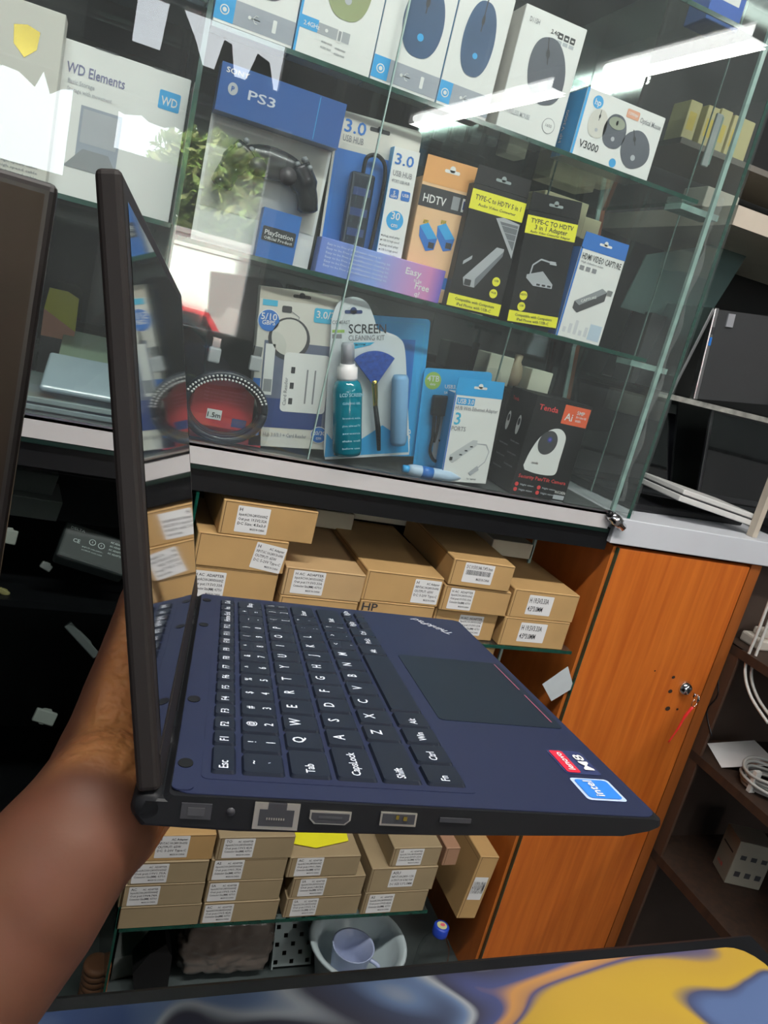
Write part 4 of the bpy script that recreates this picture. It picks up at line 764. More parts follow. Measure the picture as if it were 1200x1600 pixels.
# left cell: hard drive box, hdmi cable box, glass sheets, tablet
p = at(68, 292, .05); w_ = .150; h = at(105, 60, .05).z-1.490; root = empty('hard_drive_box', Matrix.Translation((p.x, .05, 1.4903))); tag(root, 'white hard drive box with blue badge in the left compartment', 'box')
b = MB(); b.bbox(0, w_, 0, .05, 0, h, white, .0008, 1); b.text('WD Elements', w_*.06, h*.80, .0115, mat('grey_violet_ink', (.20, .20, .35), .5), w=w_*.44); b.text('Basic Storage', w_*.08, h*.735, .005, lgrey, w=w_*.2); b.text('Storage with movement', w_*.08, h*.685, .005, lgrey, w=w_*.34)
b.rrect(w_*.77, w_*.94, h*.755, h*.88, azure, .002); b.text('WD', w_*.855, h*.785, .010, white, al='c', w=w_*.13, lvl=3)
b.rect(w_*.20, w_*.52, h*.20, h*.62, mat('tablet_print', (.35, .38, .45), .4)); b.rect(w_*.22, w_*.50, h*.38, h*.60, lgrey, 2); b.flat([(w_*.12, h*.20), (w_*.55, h*.20), (w_*.45, h*.34), (w_*.25, h*.34)], grey, 2)
b.rect(w_*.25, w_*.42, h-.0005, h+.001, dark); b.rect(w_*.70, w_*.84, h-.0005, h+.001, dark); child(b, 'box_body', root)
p = at(74, 270, .02); w_ = .17; h = at(110, 28, .02).z-1.490; root = empty('cable_box', Matrix.Translation((p.x-w_, .014, 1.4903))); tag(root, 'cream cable box with a gold shield at the upper left edge', 'box')
b = MB(); b.bbox(0, w_, 0, .034, 0, h, offwhite, .0008, 1); b.flat([(w_*.70, h*.86), (w_*.78, h*.88), (w_*.86, h*.86), (w_*.85, h*.76), (w_*.78, h*.70), (w_*.71, h*.76)], gold, 2)
b.box(w_*.40, w_*.54, -.006, 0, h*.55, h*.76, mat('connector_blue_grey', (.18, .24, .34), .4)); b.box(w_*.42, w_*.51, -.005, 0, h*.76, h*.85, gold); b.org = (0, -.006, 0); b.text('HDMI', w_*.42, h*.70, .004, white, lvl=2); b.text('2.0V', w_*.43, h*.665, .004, white, lvl=2); b.rect(w_*.44, w_*.50, h*.58, h*.64, lgrey, 2); b.org = (0, 0, 0)
b.disc(w_*.55, h*.09, .017, .017, inkg); b.disc(w_*.55, h*.09, .0155, .0155, offwhite, 2); b.text('ULTRA', w_*.55, h*.08, .007, inkg, al='c', w=.024, lvl=3)
for k in range(3): b.text('high speed cable', w_*.70, h*(.10-.03*k), .003, inkg, w=w_*.24)
child(b, 'box_body', root)
b = MB(); b.bbox(0, .17, 0, .12, 0, .09, mat('slate_box_card', (.08, .11, .16), .4), .001, 1); b.rect(.01, .16, .06, .075, lg2); o = b.build('slate_box'); o.location = (-.10, .05, 1.7453); tag(o, 'dark slate blue box above the hard drive box', 'box')
p = at(70, 650, .04)
for k, (dz, dx, c_, lab) in enumerate(((0, .0, (.20, .25, .26), 'lowest grey glass sheet under the pale tablet'), (.010, .004, (.24, .30, .30), 'second grey glass sheet under the pale tablet'))):
    b = MB(); b.bbox(-.08, .105, 0, .2, 0, .007, mat('sheet_%d' % k, c_, .15), .001, 1); o = b.build('glass_sheet'); o.location = (p.x+dx+.03, .02, SH0+.001+dz); tag(o, lab, 'glass sheet')
b = MB(); b.bbox(-.06, .11, 0, .13, 0, .009, mat('tablet_pale', (.36, .46, .52), .2), .004, 3); b.org = (.03, .04, .009); b.rt = (1, 0, 0); b.up = (0, 1, 0); b.flat([(0, 0), (.03, -.012), (.028, .012), (-.006, .02)], white, 1); o = b.build('tablet'); o.location = (p.x+.05, .022, SH0+.026); o.rotation_euler = (math.radians(12), 0, 0); tag(o, 'pale blue tablet lying on glass sheets in the left compartment', 'tablet')
b = MB(); b.bbox(-.05, .11, 0, .1, 0, .012, mat('greenish_frame', (.28, .34, .26), .2), .002, 2); o = b.build('flat_screen'); o.location = (p.x+.05, .17, SH0+.04); o.rotation_euler = (math.radians(20), 0, 0); tag(o, 'greenish flat screen propped behind the pale tablet', 'panel')
q = at(98, 470, .24); b = MB(); b.box(0, .045, 0, .004, 0, .07, dark); b.prism([(0, .07), (.045, .07), (.047, .085), (.0, .110)], 0, .004, mat('salmon_reflection', (.55, .25, .16), .5)); b.prism([(0, .110), (.047, .085), (.046, .135), (.030, .142), (.004, .142)], 0, .004, mat('dull_yellow_reflection', (.50, .45, .03), .5)); o = b.build('reflection_card'); o.location = (q.x-.024, .24, SH0+.0003); tag(o, 'yellow and salmon card imitating a reflection at the rear of the left compartment', 'reflection_card')  # solid card coloured to imitate a reflection in the left pane

def plain(name, x0, x1, y0, y1, z0, z1, m_, lab, cat='box', grp=None, art=None):
    b = MB(); b.bbox(0, x1-x0, 0, y1-y0, 0, z1-z0, m_, .0012, 1)
    if art: art(b, x1-x0, z1-z0)
    o = b.build(name); o.location = (x0, y0, z0); return tag(o, lab, cat, grp)
creamc = mat('reflected_cream_carton', (.50, .43, .28), .6)
plain('black_carton', .660, .770, .20, .27, SH1+.0003, 1.652, blackc, 'black carton at the rear of the middle shelf behind the capture box')
plain('reflected_cream_carton', .655, .745, .20, .26, 1.6525, 1.708, creamc, 'cream carton standing in for a mirror reflection, on top of the black carton, rear of the middle shelf')  # this and the next are solid stand-ins for cartons reflected in the mirror
plain('reflected_small_carton', .750, .785, .21, .25, 1.6525, 1.690, creamc, 'small cream carton, also standing in for a mirror reflection, beside the larger one at the rear of the middle shelf')
plain('white_carton', .575, .612, .22, .26, SH1+.0003, 1.690, mat('warm_white', (.75, .68, .5), .5), 'tall cream carton at the rear between the two black hanging boxes')
for i in range(4): plain('silver_sleeve', .455+.030*i, .474+.030*i, .24, .255, SH1+.0003, 1.700-.006*i, mat('dull_silver', (.38, .42, .42), .3, .6), ('leftmost', 'second from left', 'third from left', 'rightmost')[i]+' of the four silver sleeves behind the orange and black hanging boxes', 'sleeve', 'silver sleeves at the rear of the middle shelf')
for i in range(4): plain('white_sleeve', .345+.045*i, .366+.045*i, .26, .275, SH0+.0003, 1.440, mat('pale_sleeve', (.50, .55, .50), .4), ('leftmost', 'second from left', 'third from left', 'rightmost')[i]+' of the four white sleeves behind the screen cleaning kit', 'sleeve', 'white sleeves at the rear of the bottom shelf')
plain('green_carton', .300, .335, .27, .29, SH0+.0003, 1.455, mat('leaf_green_card', (.12, .22, .06), .5), 'narrow green carton at the rear above the card reader box')
plain('tall_black_box', .630, .790, .22, .29, SH0+.0003, 1.372, blackc, 'tall black box at the rear of the bottom shelf behind the camera box')
plain('reflection_pack', .650, .700, .225, .28, 1.3725, 1.425, mat('bright_pack', (.80, .76, .62), .5), 'left white stand-in for a bright mirror patch on the tall black box behind the camera box')  # this pair is added in place of bright patches reflected in the mirror
plain('reflection_pack', .742, .788, .225, .28, 1.3725, 1.415, mat('bright_pack', (.80, .76, .62), .5), 'right white stand-in for a bright mirror patch on the tall black box behind the camera box')
b = MB(); b.lathe([(0, 0), (.012, .004), (.016, .02), (.013, .038), (.007, .048), (.008, .060), (0, .062)], mat('beige_skin_plastic', (.42, .32, .22), .5), n=20); o = b.build('beige_vase'); o.location = (.721, .25, 1.3728); tag(o, 'small beige vase between the white packs', 'vase')
m = MB(); a_, c_ = at(950, 270, .30), at(882, 640, .30); m.prism([(a_.x-.008, a_.z), (c_.x-.008, c_.z), (c_.x, c_.z), (a_.x, a_.z)], .300, .304, edgel); m.prism([(a_.x, a_.z), (c_.x, c_.z), (c_.x+.009, c_.z), (a_.x+.009, a_.z)], .300, .304, mat('red_brown_post', (.22, .07, .03), .5)); tag(m.build('reflection_lath'), 'narrow red brown and green strip standing in for a mirror reflection, rear of the case', 'lath')  # solid slanted strip in place of a reflection in the back mirror
plain('speaker', .925, .985, .18, .24, 1.4325, 1.565, mat('speaker_grey', (.04, .043, .045), .5), 'dark grey upright speaker seen through the side glass', 'speaker')
plain('clear_tray', .895, .965, .10, .16, 1.742+.0003, 1.775, mat('cream_tray', (.45, .42, .36), .4), 'cream tray on the cream board seen through the side glass', 'tray')
# top shelf
b = MB(); b.bbox(0, .06, 0, .05, 0, .08, mat('bright_blue_card', (.02, .10, .45), .4), .001, 1); b.rect(.008, .05, .03, .05, white); p = at(1112, 22, .03); o = b.build('blue_box'); o.location = (p.x-.008, .03, SH3+.0003); tag(o, 'bright blue box at the right end of the uppermost shelf', 'box')
b = MB(); b.bbox(0, .4, 0, .16, 0, .06, mat('dim_box', (.05, .07, .10), .5), .001, 1); b.rect(.02, .3, .02, .04, lg2); o = b.build('long_dark_box'); o.location = (.25, .06, SH3+.0003); tag(o, 'long dark box on the uppermost shelf', 'box')

# ------------------------------------------------------------------ right open rack with laptops
root = empty('laptop_rack', Matrix.Identity(4)); tag(root, 'open rack of laptops right of the display case, cream top board', 'rack')
cream = mat('cream_board', (.50, .44, .36), .5)
b = MB(); b.box(.90, 1.9, .02, .40, 1.712, 1.742, cream); child(b, 'top_board', root)
b = MB(); b.box(.89, 1.9, .05, .38, 1.425, 1.432, shelfg); b.box(.89, 1.9, .046, .05, 1.424, 1.433, mat('shelf_lip', (.55, .55, .50), .2, .5, var=.4, scale=60)); child(b, 'glass_shelf', root)
b = MB(); b.box(.89, 1.9, .42, .43, 1.214, 2.2, mat('rack_back', (.012, .014, .014), .5)); child(b, 'rack_back', root)
b = MB(); q = at(1172, 838, .02); b.box(q.x, q.x+.012, .015, .03, 1.2145, 1.712, cream); child(b, 'post', root)
# silver laptop standing like a tent
def tent(px_t, px_b, px_l, Y, zb, lab):
    t = at(*px_t, Y); bo = at(*px_b, Y); lo = at(*px_l, Y); root = empty('laptop', Matrix.Translation((bo.x, Y, zb))); tag(root, lab, 'laptop')
    hh_ = t.z-zb; dx = t.x-bo.x
    b = MB(); Ma = Matrix.Rotation(math.atan2(dx, hh_), 4, 'Y'); b.T = Ma; L_ = math.hypot(hh_, dx)
    b.bbox(0, .010, 0, .012, 0, L_, silver, .002, 2); b.box(.010, .34, .001, .011, 0.002, L_-.002, mat('laptop_dark_face', (.03, .032, .034), .5)); b.box(.002, .0035, -.0006, .001, L_*.62, L_*.68, ink); b.box(.003, .008, -.0006, .001, L_*.72, L_*.80, ink); b.box(.003, .008, -.0007, .001, L_*.60, L_*.69, blue); b.box(.03, .045, -.002, .001, L_*.82, L_*.96, grey); child(b, 'base', root)
    b = MB(); dl = lo.x-bo.x-dx; b.T = Matrix.Translation((dx, 0, L_*.985)) @ Matrix.Rotation(math.atan2(dl, -(hh_)), 4, 'Y'); b.bbox(-.003, .003, .002, .22, 0, math.hypot(dl, hh_)*.98, silver, .001, 1); child(b, 'lid', root)
tent((1118, 481), (1088, 611), (1053, 606), .075, 1.4325, 'silver laptop standing like a tent on the glass shelf of the rack')
def openlap(x, y, z, w_, ang, lab, m_base, m_lid):
    root = empty('laptop', Matrix.Translation((x, y, z)) @ Matrix.Rotation(math.radians(6), 4, 'Z')); tag(root, lab, 'laptop')
    b = MB(); b.bbox(0, w_, 0, .20, 0, .014, m_base, .003, 2); b.org = (0, 0, .014); b.rt = (1, 0, 0); b.up = (0, 1, 0); b.rect(.02, w_-.02, .09, .18, ink); child(b, 'base', root)
    b = MB(); b.T = Matrix.Translation((0, .20, .012)) @ Matrix.Rotation(math.radians(-ang), 4, 'X'); b.bbox(0, w_, 0, .007, 0, .20, m_lid, .002, 2); b.box(.008, w_-.008, -.0005, 0, .014, .19, screen); child(b, 'lid', root)
openlap(.935, .07, 1.2150, .30, 18, 'black laptop open on the white ledge beside the case', black, black)
openlap(1.27, .06, 1.2150, .30, 12, 'black laptop open behind the cream post', black, dark)
b = MB(); Lw = at(1190, 797, .03).x-at(1066, 748, .03).x; b.bbox(0, .20, 0, .12, 0, .011, mat('white_laptop', (.62, .62, .60), .4), .002, 2); b.bbox(.004, .20, .002, .12, .013, .023, MATS['white_laptop'], .002, 2); b.box(.003, .2, .001, .12, .011, .013, ink); q = at(1068, 760, .03); o = b.build('closed_laptop'); o.location = (q.x, .03, 1.2550); o.rotation_euler = (0, math.radians(7), 0); tag(o, 'white closed laptop leaning slantwise on the white ledge', 'laptop')
b = MB(); b.prism([(0, 0), (.19, 0), (.25, .19), (.02, .10)], 0, .003, mat('teal_glass', (.10, .17, .16), .25)); q = at(1010, 400, .2); o = b.build('glass_plate'); o.location = (q.x-.02, .2, 1.56); tag(o, 'tilted teal glass plate above the silver laptop', 'glass plate')
# yellow boxes behind the side glass, shelf above
yb = mat('pale_yellow_card', (.62, .55, .28), .5); yb2 = mat('yellow_patch', (.72, .55, .10), .5)
b = MB(); b.box(.90, 1.9, .22, .40, 1.858, 1.868, mat('upper_rack_board', (.16, .15, .13), .6)); o = b.build('wall_shelf'); tag(o, 'dark narrow shelf above the cream board holding yellow boxes', 'shelf')
for i, (a, c, lab) in enumerate((((1066, 205), (1083, 140), 'left of the pale yellow boxes behind the side glass'), ((1095, 208), (1112, 140), 'middle pale yellow box behind the side glass'), ((1118, 205), (1136, 134), 'pale yellow box right of the middle one behind the side glass'), ((1142, 203), (1162, 135), 'rightmost pale yellow box behind the side glass'))):
    q = at(*a, .24); t = at(*c, .24); b = MB(); b.bbox(0, .026 if i < 3 else .05, 0, .05, 0, t.z-q.z, yb, .001, 1); b.rect(.004, .020, .02, .05, yb2); o = b.build('yellow_box'); o.location = (q.x, .24, 1.8683); tag(o, lab, 'box', 'pale yellow boxes on the rack')
b = MB(); b.bbox(0, .014, 0, .006, 0, .085, mat('grey_bar', (.42, .46, .46), .4), .002, 2); b.box(.012, .0145, -.001, .006, .004, .081, edgel); q = at(1096, 258, .15); o = b.build('metal_strip'); o.location = (q.x, .15, q.z); tag(o, 'grey metal strip upright in front of the yellow boxes', 'strip')

# dark rack below with cables
root = empty('cable_rack', Matrix.Identity(4)); tag(root, 'dark wooden rack with cables right of the orange door', 'rack')
for z in (1.0, .762):
    b = MB(); b.box(1.215, 1.9, -.5, .04, z-.018, z, darkwood); child(b, 'rack_shelf', root)
b = MB(); b.box(1.215, 1.9, .04, .055, .05, 1.16, mat('rack_back_panel', (.045, .028, .02), .6)); child(b, 'rack_panel', root)
b = MB(); b.box(1.2155, 1.222, -.02, .04, .05, 1.0, mat('rack_side_wood', (.07, .035, .02), .6)); b.box(1.215, 1.9, -.5, .04, .50, .52, darkwood); child(b, 'side_panel', root)
wc = mat('white_cable', (.55, .55, .52), .4); gc = mat('grey_cable', (.36, .36, .34), .45)
b = MB(); f = lambda px, py, X: tuple(atx(px, py, X))
b.tube(arc([f(1215, 905, 1.22), f(1185, 985, 1.22), f(1165, 1040, 1.22), f(1172, 1085, 1.22), f(1200, 1130, 1.22)], 8), .003, wc); b.tube(arc([f(1222, 920, 1.23), f(1190, 1000, 1.23), f(1174, 1050, 1.23), f(1184, 1090, 1.23), f(1212, 1130, 1.23)], 8), .003, wc); tag(b.build('hanging_cable'), 'pair of white cables drooping at the right edge', 'cable')
b = MB(); q = atz(1192, 1003, 1.012); b.bbox(q.x-.03, q.x+.05, q.y-.02, q.y+.03, 1.0003, 1.022, mat('cream_plastic', (.50, .46, .40), .4), .004, 2); b.bbox(q.x-.015, q.x+.04, q.y-.01, q.y+.02, 1.022, 1.038, MATS['cream_plastic'], .004, 2); tag(b.build('power_brick'), 'cream power brick on the upper shelf of the cable rack', 'adapter')
b = MB(); q = Vector((1.285, -.125, .7625))
for k in range(6):
    r0 = .040+.0035*(k % 3); b.tube([(q.x+r0*math.cos(t)*1.15, q.y+r0*math.sin(t), q.z+.006+.006*k+.003*math.sin(2*t+k)) for t in [i*2*math.pi/36 for i in range(37)]], .0032, gc, 8)
b.box(q.x-.054, q.x-.040, q.y-.012, q.y-.004, q.z+.001, q.z+.045, wc); tag(b.build('coiled_cable'), 'grey network cable coiled and tied on the lower rack shelf', 'cable')
b = MB(); b.poly([(1.235, -.06, .764), (1.33, -.10, .80), (1.37, .0, .79), (1.27, .02, .766)], paper); b.poly([(1.27, .02, .7655), (1.37, .0, .7895), (1.33, -.10, .7995), (1.235, -.06, .7635)], paper); tag(b.build('paper_sheet'), 'white paper sheet under the coiled grey cable', 'paper')
q = atx(1150, 1355, 1.3); root2 = Matrix.Translation((1.315, -.10, .5205)) @ Matrix.Rotation(math.radians(-20), 4, 'Z'); b = MB(); gm = mat('dim_white_card', (.27, .25, .20), .5); b.bbox(0, .075, 0, .06, 0, .10, gm, .001, 1)
for k in range(3):
    b.rect(.012+.022*k, .024+.022*k, .06, .07, ink); b.rect(.012+.022*k, .024+.022*k, .02, .032, ink)
b.org = (0, .06, 0); b.rt = (0, -1, 0); b.text('TIN BOX', .01, .06, .008, ink, w=.04) if False else None; b.rect(.008, .05, .064, .068, ink); b.text('HUB', .012, .018, .008, rt_); o = b.build('white_box'); o.matrix_world = root2; tag(o, 'small white box with dark prints low on the cable rack', 'box')
b = MB(); b.tube(arc([f(1120, 1040, 1.216), f(1122, 1085, 1.216), f(1105, 1110, 1.216), f(1112, 1150, 1.216)], 6), .0018, black); tag(b.build('thin_wire'), 'thin black wire hanging down the rack side', 'cable')
# key with red tag in the lock
lp = at(1070, 1075, 0); root = empty('key', Matrix.Translation((lp.x, -.014, lp.z))); tag(root, 'key in the door lock with a red tag hanging from it', 'key')
b = MB(); b.box(-.0008, .0008, -.014, 0, -.004, .004, chrome); b.lathe([(.001, -.0008), (.008, -.0008), (.008, .0008), (.001, .0008)], chrome, (0, -.020, -.002), 16, 'x'); b.tube([(.002+.006*math.cos(t), -.018, -.014+.008*math.sin(t)) for t in [i*math.pi/8 for i in range(17)]], .0008, chrome, 6); child(b, 'key_shaft', root)
b = MB(); b.tube(arc([(.002, -.018, -.022), (-.006, -.016, -.045), (-.010, -.014, -.075), (-.018, -.012, -.105)], 4), [.003]*5+[.0022]*4+[.0015]*4, mat('red_strap', (.75, .03, .03), .4), 8); child(b, 'red_tag', root)

# ------------------------------------------------------------------ counter with swirl mat in front
MZ = 1.0
root = empty('counter', Matrix.Identity(4)); tag(root, 'dark counter top in the foreground under the mouse mat', 'counter')
b = MB(); b.bbox(-.6, .62, -1.5, -.645, MZ-.045, MZ-.005, black, .004, 2); child(b, 'counter_top', root)
b = MB(); b.box(-.55, .58, -1.45, -.70, .0, MZ-.045, mat('counter_body', (.03, .03, .035), .6)); child(b, 'counter_body', root)
mm_ = bpy.data.materials.new('swirl_print'); mm_.use_nodes = True; nt = mm_.node_tree; pb = nt.nodes['Principled BSDF']; pb.inputs['Roughness'].default_value = .75
tc = nt.nodes.new('ShaderNodeTexCoord'); mp = nt.nodes.new('ShaderNodeMapping'); mp.inputs['Location'].default_value = (1.3, .4, 0); mp.inputs['Scale'].default_value = (1, 1.15, 1)
n1_ = nt.nodes.new('ShaderNodeTexNoise'); n1_.inputs['Scale'].default_value = 3.7; n1_.inputs['Detail'].default_value = .8; n1_.inputs['Distortion'].default_value = 2.2
sx = nt.nodes.new('ShaderNodeSeparateXYZ'); mr = nt.nodes.new('ShaderNodeMapRange'); mr.inputs['From Min'].default_value = .12; mr.inputs['From Max'].default_value = .56; mr.inputs['To Min'].default_value = -.14; mr.inputs['To Max'].default_value = .13
ad_ = nt.nodes.new('ShaderNodeMath'); r = nt.nodes.new('ShaderNodeValToRGB'); r.color_ramp.interpolation = 'LINEAR'
cols = [(.0, (.035, .05, .10)), (.26, (.03, .06, .16)), (.33, (.10, .15, .26)), (.345, (.30, .33, .36)), (.365, (.03, .03, .05)), (.41, (.03, .04, .08)), (.43, (.09, .14, .25)), (.445, (.28, .30, .32)), (.46, (.03, .03, .06)), (.50, (.04, .05, .14)), (.52, (.40, .19, .05)), (.545, (.28, .14, .06)), (.555, (.04, .04, .12)), (.575, (.36, .22, .02)), (.66, (.38, .24, .015)), (.68, (.03, .04, .10)), (.70, (.06, .10, .22)), (1, (.09, .15, .30))]
el = r.color_ramp.elements
while len(el) < len(cols): el.new(.5)
for e, (q_, c_) in zip(el, cols): e.position = q_; e.color = (*c_, 1)
nt.links.new(tc.outputs['Object'], mp.inputs['Vector']); nt.links.new(mp.outputs['Vector'], n1_.inputs['Vector']); nt.links.new(tc.outputs['Object'], sx.inputs[0]); nt.links.new(sx.outputs[0], mr.inputs['Value'])
nt.links.new(n1_.outputs['Fac'], ad_.inputs[0]); nt.links.new(mr.outputs['Result'], ad_.inputs[1]); nt.links.new(ad_.outputs[0], r.inputs['Fac']); nt.links.new(r.outputs['Color'], pb.inputs['Base Color'])
b = MB(); o1 = rr(-.32, .605, -1.45, -.655, .03); b.zprism(o1, MZ-.0045, MZ-.0015, black); o2 = rr(-.316, .599, -1.446, -.662, .028); b.zprism(o2, MZ-.0015, MZ, mm_); tag(b.build('mouse_mat'), 'large mouse mat with yellow and blue paint swirls', 'mouse mat')

# ------------------------------------------------------------------ monitor at the left edge
t = at(93, 290, -.6); bt = at(40, 640, -.6); sl = (t.x-bt.x)/(t.z-bt.z)
root = empty('monitor', Matrix.Translation((t.x, -.6, t.z)) @ Matrix.Rotation(math.atan(sl), 4, 'Y') @ Matrix.Rotation(math.radians(6), 4, 'Z')); tag(root, 'dark brown flat panel monitor cropped by the left edge', 'monitor')
b = MB(); b.bbox(-.50, 0, 0, .012, -.32, 0, mat('monitor_edge', (.02, .017, .016), .35), .004, 3); child(b, 'frame', root)
b = MB(); b.box(-.49, -.006, -.0006, .0, -.31, -.006, mat('monitor_brown', (.035, .023, .014), .4, var=.25, scale=3, spec=.25)); child(b, 'panel', root)
b = MB(); b.box(-.30, -.22, .012, .02, -.45, -.1, dark); b.bbox(-.36, -.16, -.06, .08, -.50, -.485, dark, .003); child(b, 'stand', root)

# ------------------------------------------------------------------ the laptop held in the hand
LU, LV, LN = Vector((.986, -.155, .057)), Vector((.162, .975, -.152)), Vector((-.032, .159, .987))
LO = Vector((.031, -.805, 1.265)); LM = Matrix.Translation(LO) @ Matrix((LU.normalized(), LV.normalized(), LN.normalized())).transposed().to_4x4()
lap = empty('laptop', LM); tag(lap, 'dark navy laptop opened wide and held up by a hand in front of the showcase', 'laptop')
mm = .001
def U(x): return x*mm
# body: side profile (u,n), tapered, extruded along v
b = MB(); prof = [(2, -9), (5, -13), (40, -14), (120, -12), (200, -8.5), (212, -5), (216, -2.5), (215.5, -.4), (213, 0), (14, 0), (12, -1.5), (4, -1.5)]
bm_ = bmesh.new(); n = len(prof); fv = []; 
lay = []
for v_, ins in ((0, 2.2), (.8, .8), (2.5, 0), (297.5, 0), (299.2, .8), (300, 2.2)):
    cu, cn = 110, -6; lay.append([bm_.verts.new(((cu+(p[0]-cu)*(1-ins/110))*mm, v_*mm, (p[1] if p[1] > -1 else cn+(p[1]-cn)*(1-ins/9))*mm)) for p in prof])
for a, c in zip(lay, lay[1:]):
    for i in range(n): bm_.faces.new((a[i], a[(i+1) % n], c[(i+1) % n], c[i]))
bm_.faces.new(lay[0][::-1]); bm_.faces.new(lay[-1]); bmesh.ops.recalc_face_normals(bm_, faces=bm_.faces); b.bm(bm_, sidem); base = child(b, 'base', lap)
b = MB(); b.zprism([(x*mm, y*mm) for x, y in rr(15, 214.5, 1.5, 298.5, 7)], -.0002, .0004, shell)
b.org = (0, 0, .0006); b.rt = (0, 1, 0); b.up = (-1, 0, 0)
b.zprism([(x*mm, y*mm) for x, y in rr(14.5, 22.5, 3, 297, 3)], .0004, .0010, shell)
for v_ in (24, 91, 217, 279): b.zprism([((18.5+3*math.cos(t))*mm, (v_+4*math.sin(t))*mm) for t in [i*math.pi/8 for i in range(16)]], .0010, .0013, sidem)
b.org = (0, 0, .0004)
tx = ['ThinkPad']; 
b.org = (.200, .258, .0004); c_, s_ = math.cos(math.radians(34)), math.sin(math.radians(34)); b.rt = (-s_, c_, 0); b.up = (-c_, -s_, 0); b.text('ThinkPad', 0, 0, .0072, mat('logo_silver', (.55, .57, .62), .3), w=.040, lvl=1)
child(b, 'palm_rest', lap)
# touchpad
b = MB(); b.zprism([(x*mm, y*mm) for x, y in rr(142, 211, 90, 194, 3)], .0004, .0007, mat('touchpad', (.010, .017, .028), .45, spec=.25)); b.org = (0, 0, .0007); b.rt = (0, 1, 0); b.up = (-1, 0, 0); pk = mat('pink_line', (.35, .08, .14), .4); b.rect(.097, .137, -.2075, -.2068, pk, 1); b.rect(.145, .191, -.2075, -.2068, pk, 1); child(b, 'touchpad', lap)
# keyboard
b = MB(); ps = [(x*mm, y*mm) for x, y in rr(25, 137.5, 13, 287, 3)]; b.zprism(ps, .0003, .0006, shell)
kb = child(b, 'keyboard', lap)
def key(u0, u1, v0, v1, leg='', sub='', z=0):
    k = MB(); g = .9; a0, a1, c0, c1 = u0+g, u1-g, v0+g, v1-g
    o_ = [(x*mm, y*mm) for x, y in rr(a0, a1, c0, c1, 1.6, 3)]; i_ = [(x*mm, y*mm) for x, y in rr(a0+.7, a1-.9, c0+.7, c1-.7, 1.4, 3)]; n = len(o_)
    V = [(x, y, .0006) for x, y in o_]+[(x, y, .0021) for x, y in i_]; k.add(V, [(i, (i+1) % n, (i+1) % n+n, i+n) for i in range(n)]+[tuple(range(n, 2*n))], keym)
    k.org = (0, 0, .0021); k.rt = (0, 1, 0); k.up = (-1, 0, 0); cv = (c0+c1)/2*mm
    if leg and sub: k.text(sub, cv, -(a0+6.2)*mm, .0038, legend, al='c', lvl=.6); k.text(leg, cv, -(a1-2.8)*mm, .0042, legend, al='c', lvl=.6)
    elif len(leg) == 1: k.text(leg, (c0+c1)/2*mm-.0005, -(a0+8.4)*mm, .0054, legend, al='c', lvl=.6)
    elif leg: k.text(leg, (c0+2.2)*mm, -((a0+a1)/2+1.6)*mm, .0038, legend, lvl=.6)
    q = k.build('key'); q.parent = kb; return q
V0 = 16.3; uu = 19.05; r0 = 39.6; un = 267.4/14
def row(i, keys, u_off=0):
    v_ = V0
    for k_ in keys:
        wd, a, c_ = k_; key(r0+uu*i, r0+uu*(i+1), v_, v_+wd*un, a, c_); v_ += wd*un
row(0, [(1, '`', '~')]+[(1, a, c_) for a, c_ in zip('1234567890-=', '!@#$%^&*()_+')]+[(1, 'Bksp', '')])
row(1, [(1.3, 'Tab', '')]+[(1, a, '') for a in 'QWERTYUIOP']+[(1, '[', '{'), (1, ']', '}'), (.7, '\\', '|')])
row(2, [(1.6, 'CapsLock', '')]+[(1, a, '') for a in 'ASDFGHJKL']+[(1, ';', ':'), (1, "'", '"'), (1.4, 'Enter', '')])
row(3, [(2.05, 'Shift', '')]+[(1, a, '') for a in 'ZXCVBNM']+[(1, ',', '<'), (1, '.', '>'), (1, '/', '?'), (1.95, 'Shift', '')])
row(4, [(1, 'Fn', ''), (1.05, 'Ctrl', ''), (1, 'Win', ''), (1, 'Alt', ''), (4.75, '', ''), (1, 'Alt', ''), (1, 'PrtSc', ''), (1, 'Ctrl', '')])
va = V0+11.8*un
for u0, u1, v0, v1, a in ((r0+4*uu, r0+4*uu+9.5, va, va+14, 'PgUp'), (r0+4*uu+9.5, r0+4*uu+19, va, va+14, '<'), (r0+4*uu, r0+4*uu+9.5, va+14, va+28, '^'), (r0+4*uu+9.5, r0+4*uu+19, va+14, va+28, 'v'), (r0+4*uu, r0+4*uu+9.5, va+28, va+42, 'PgDn'), (r0+4*uu+9.5, r0+4*uu+19, va+28, va+42, '>')): key(u0, u1, v0, v1, a if len(a) > 1 else '', '')
fk = ['Esc', 'F1', 'F2', 'F3', 'F4', 'F5', 'F6', 'F7', 'F8', 'F9', 'F10', 'F11', 'F12', 'Home', 'End', 'Ins', 'Del']; v_ = V0; fw = (267.4-25)/16
for i, a in enumerate(fk):
    wd = 25 if i == 0 else fw; key(27.5, 39.2, v_, v_+wd, a, ''); v_ += wd
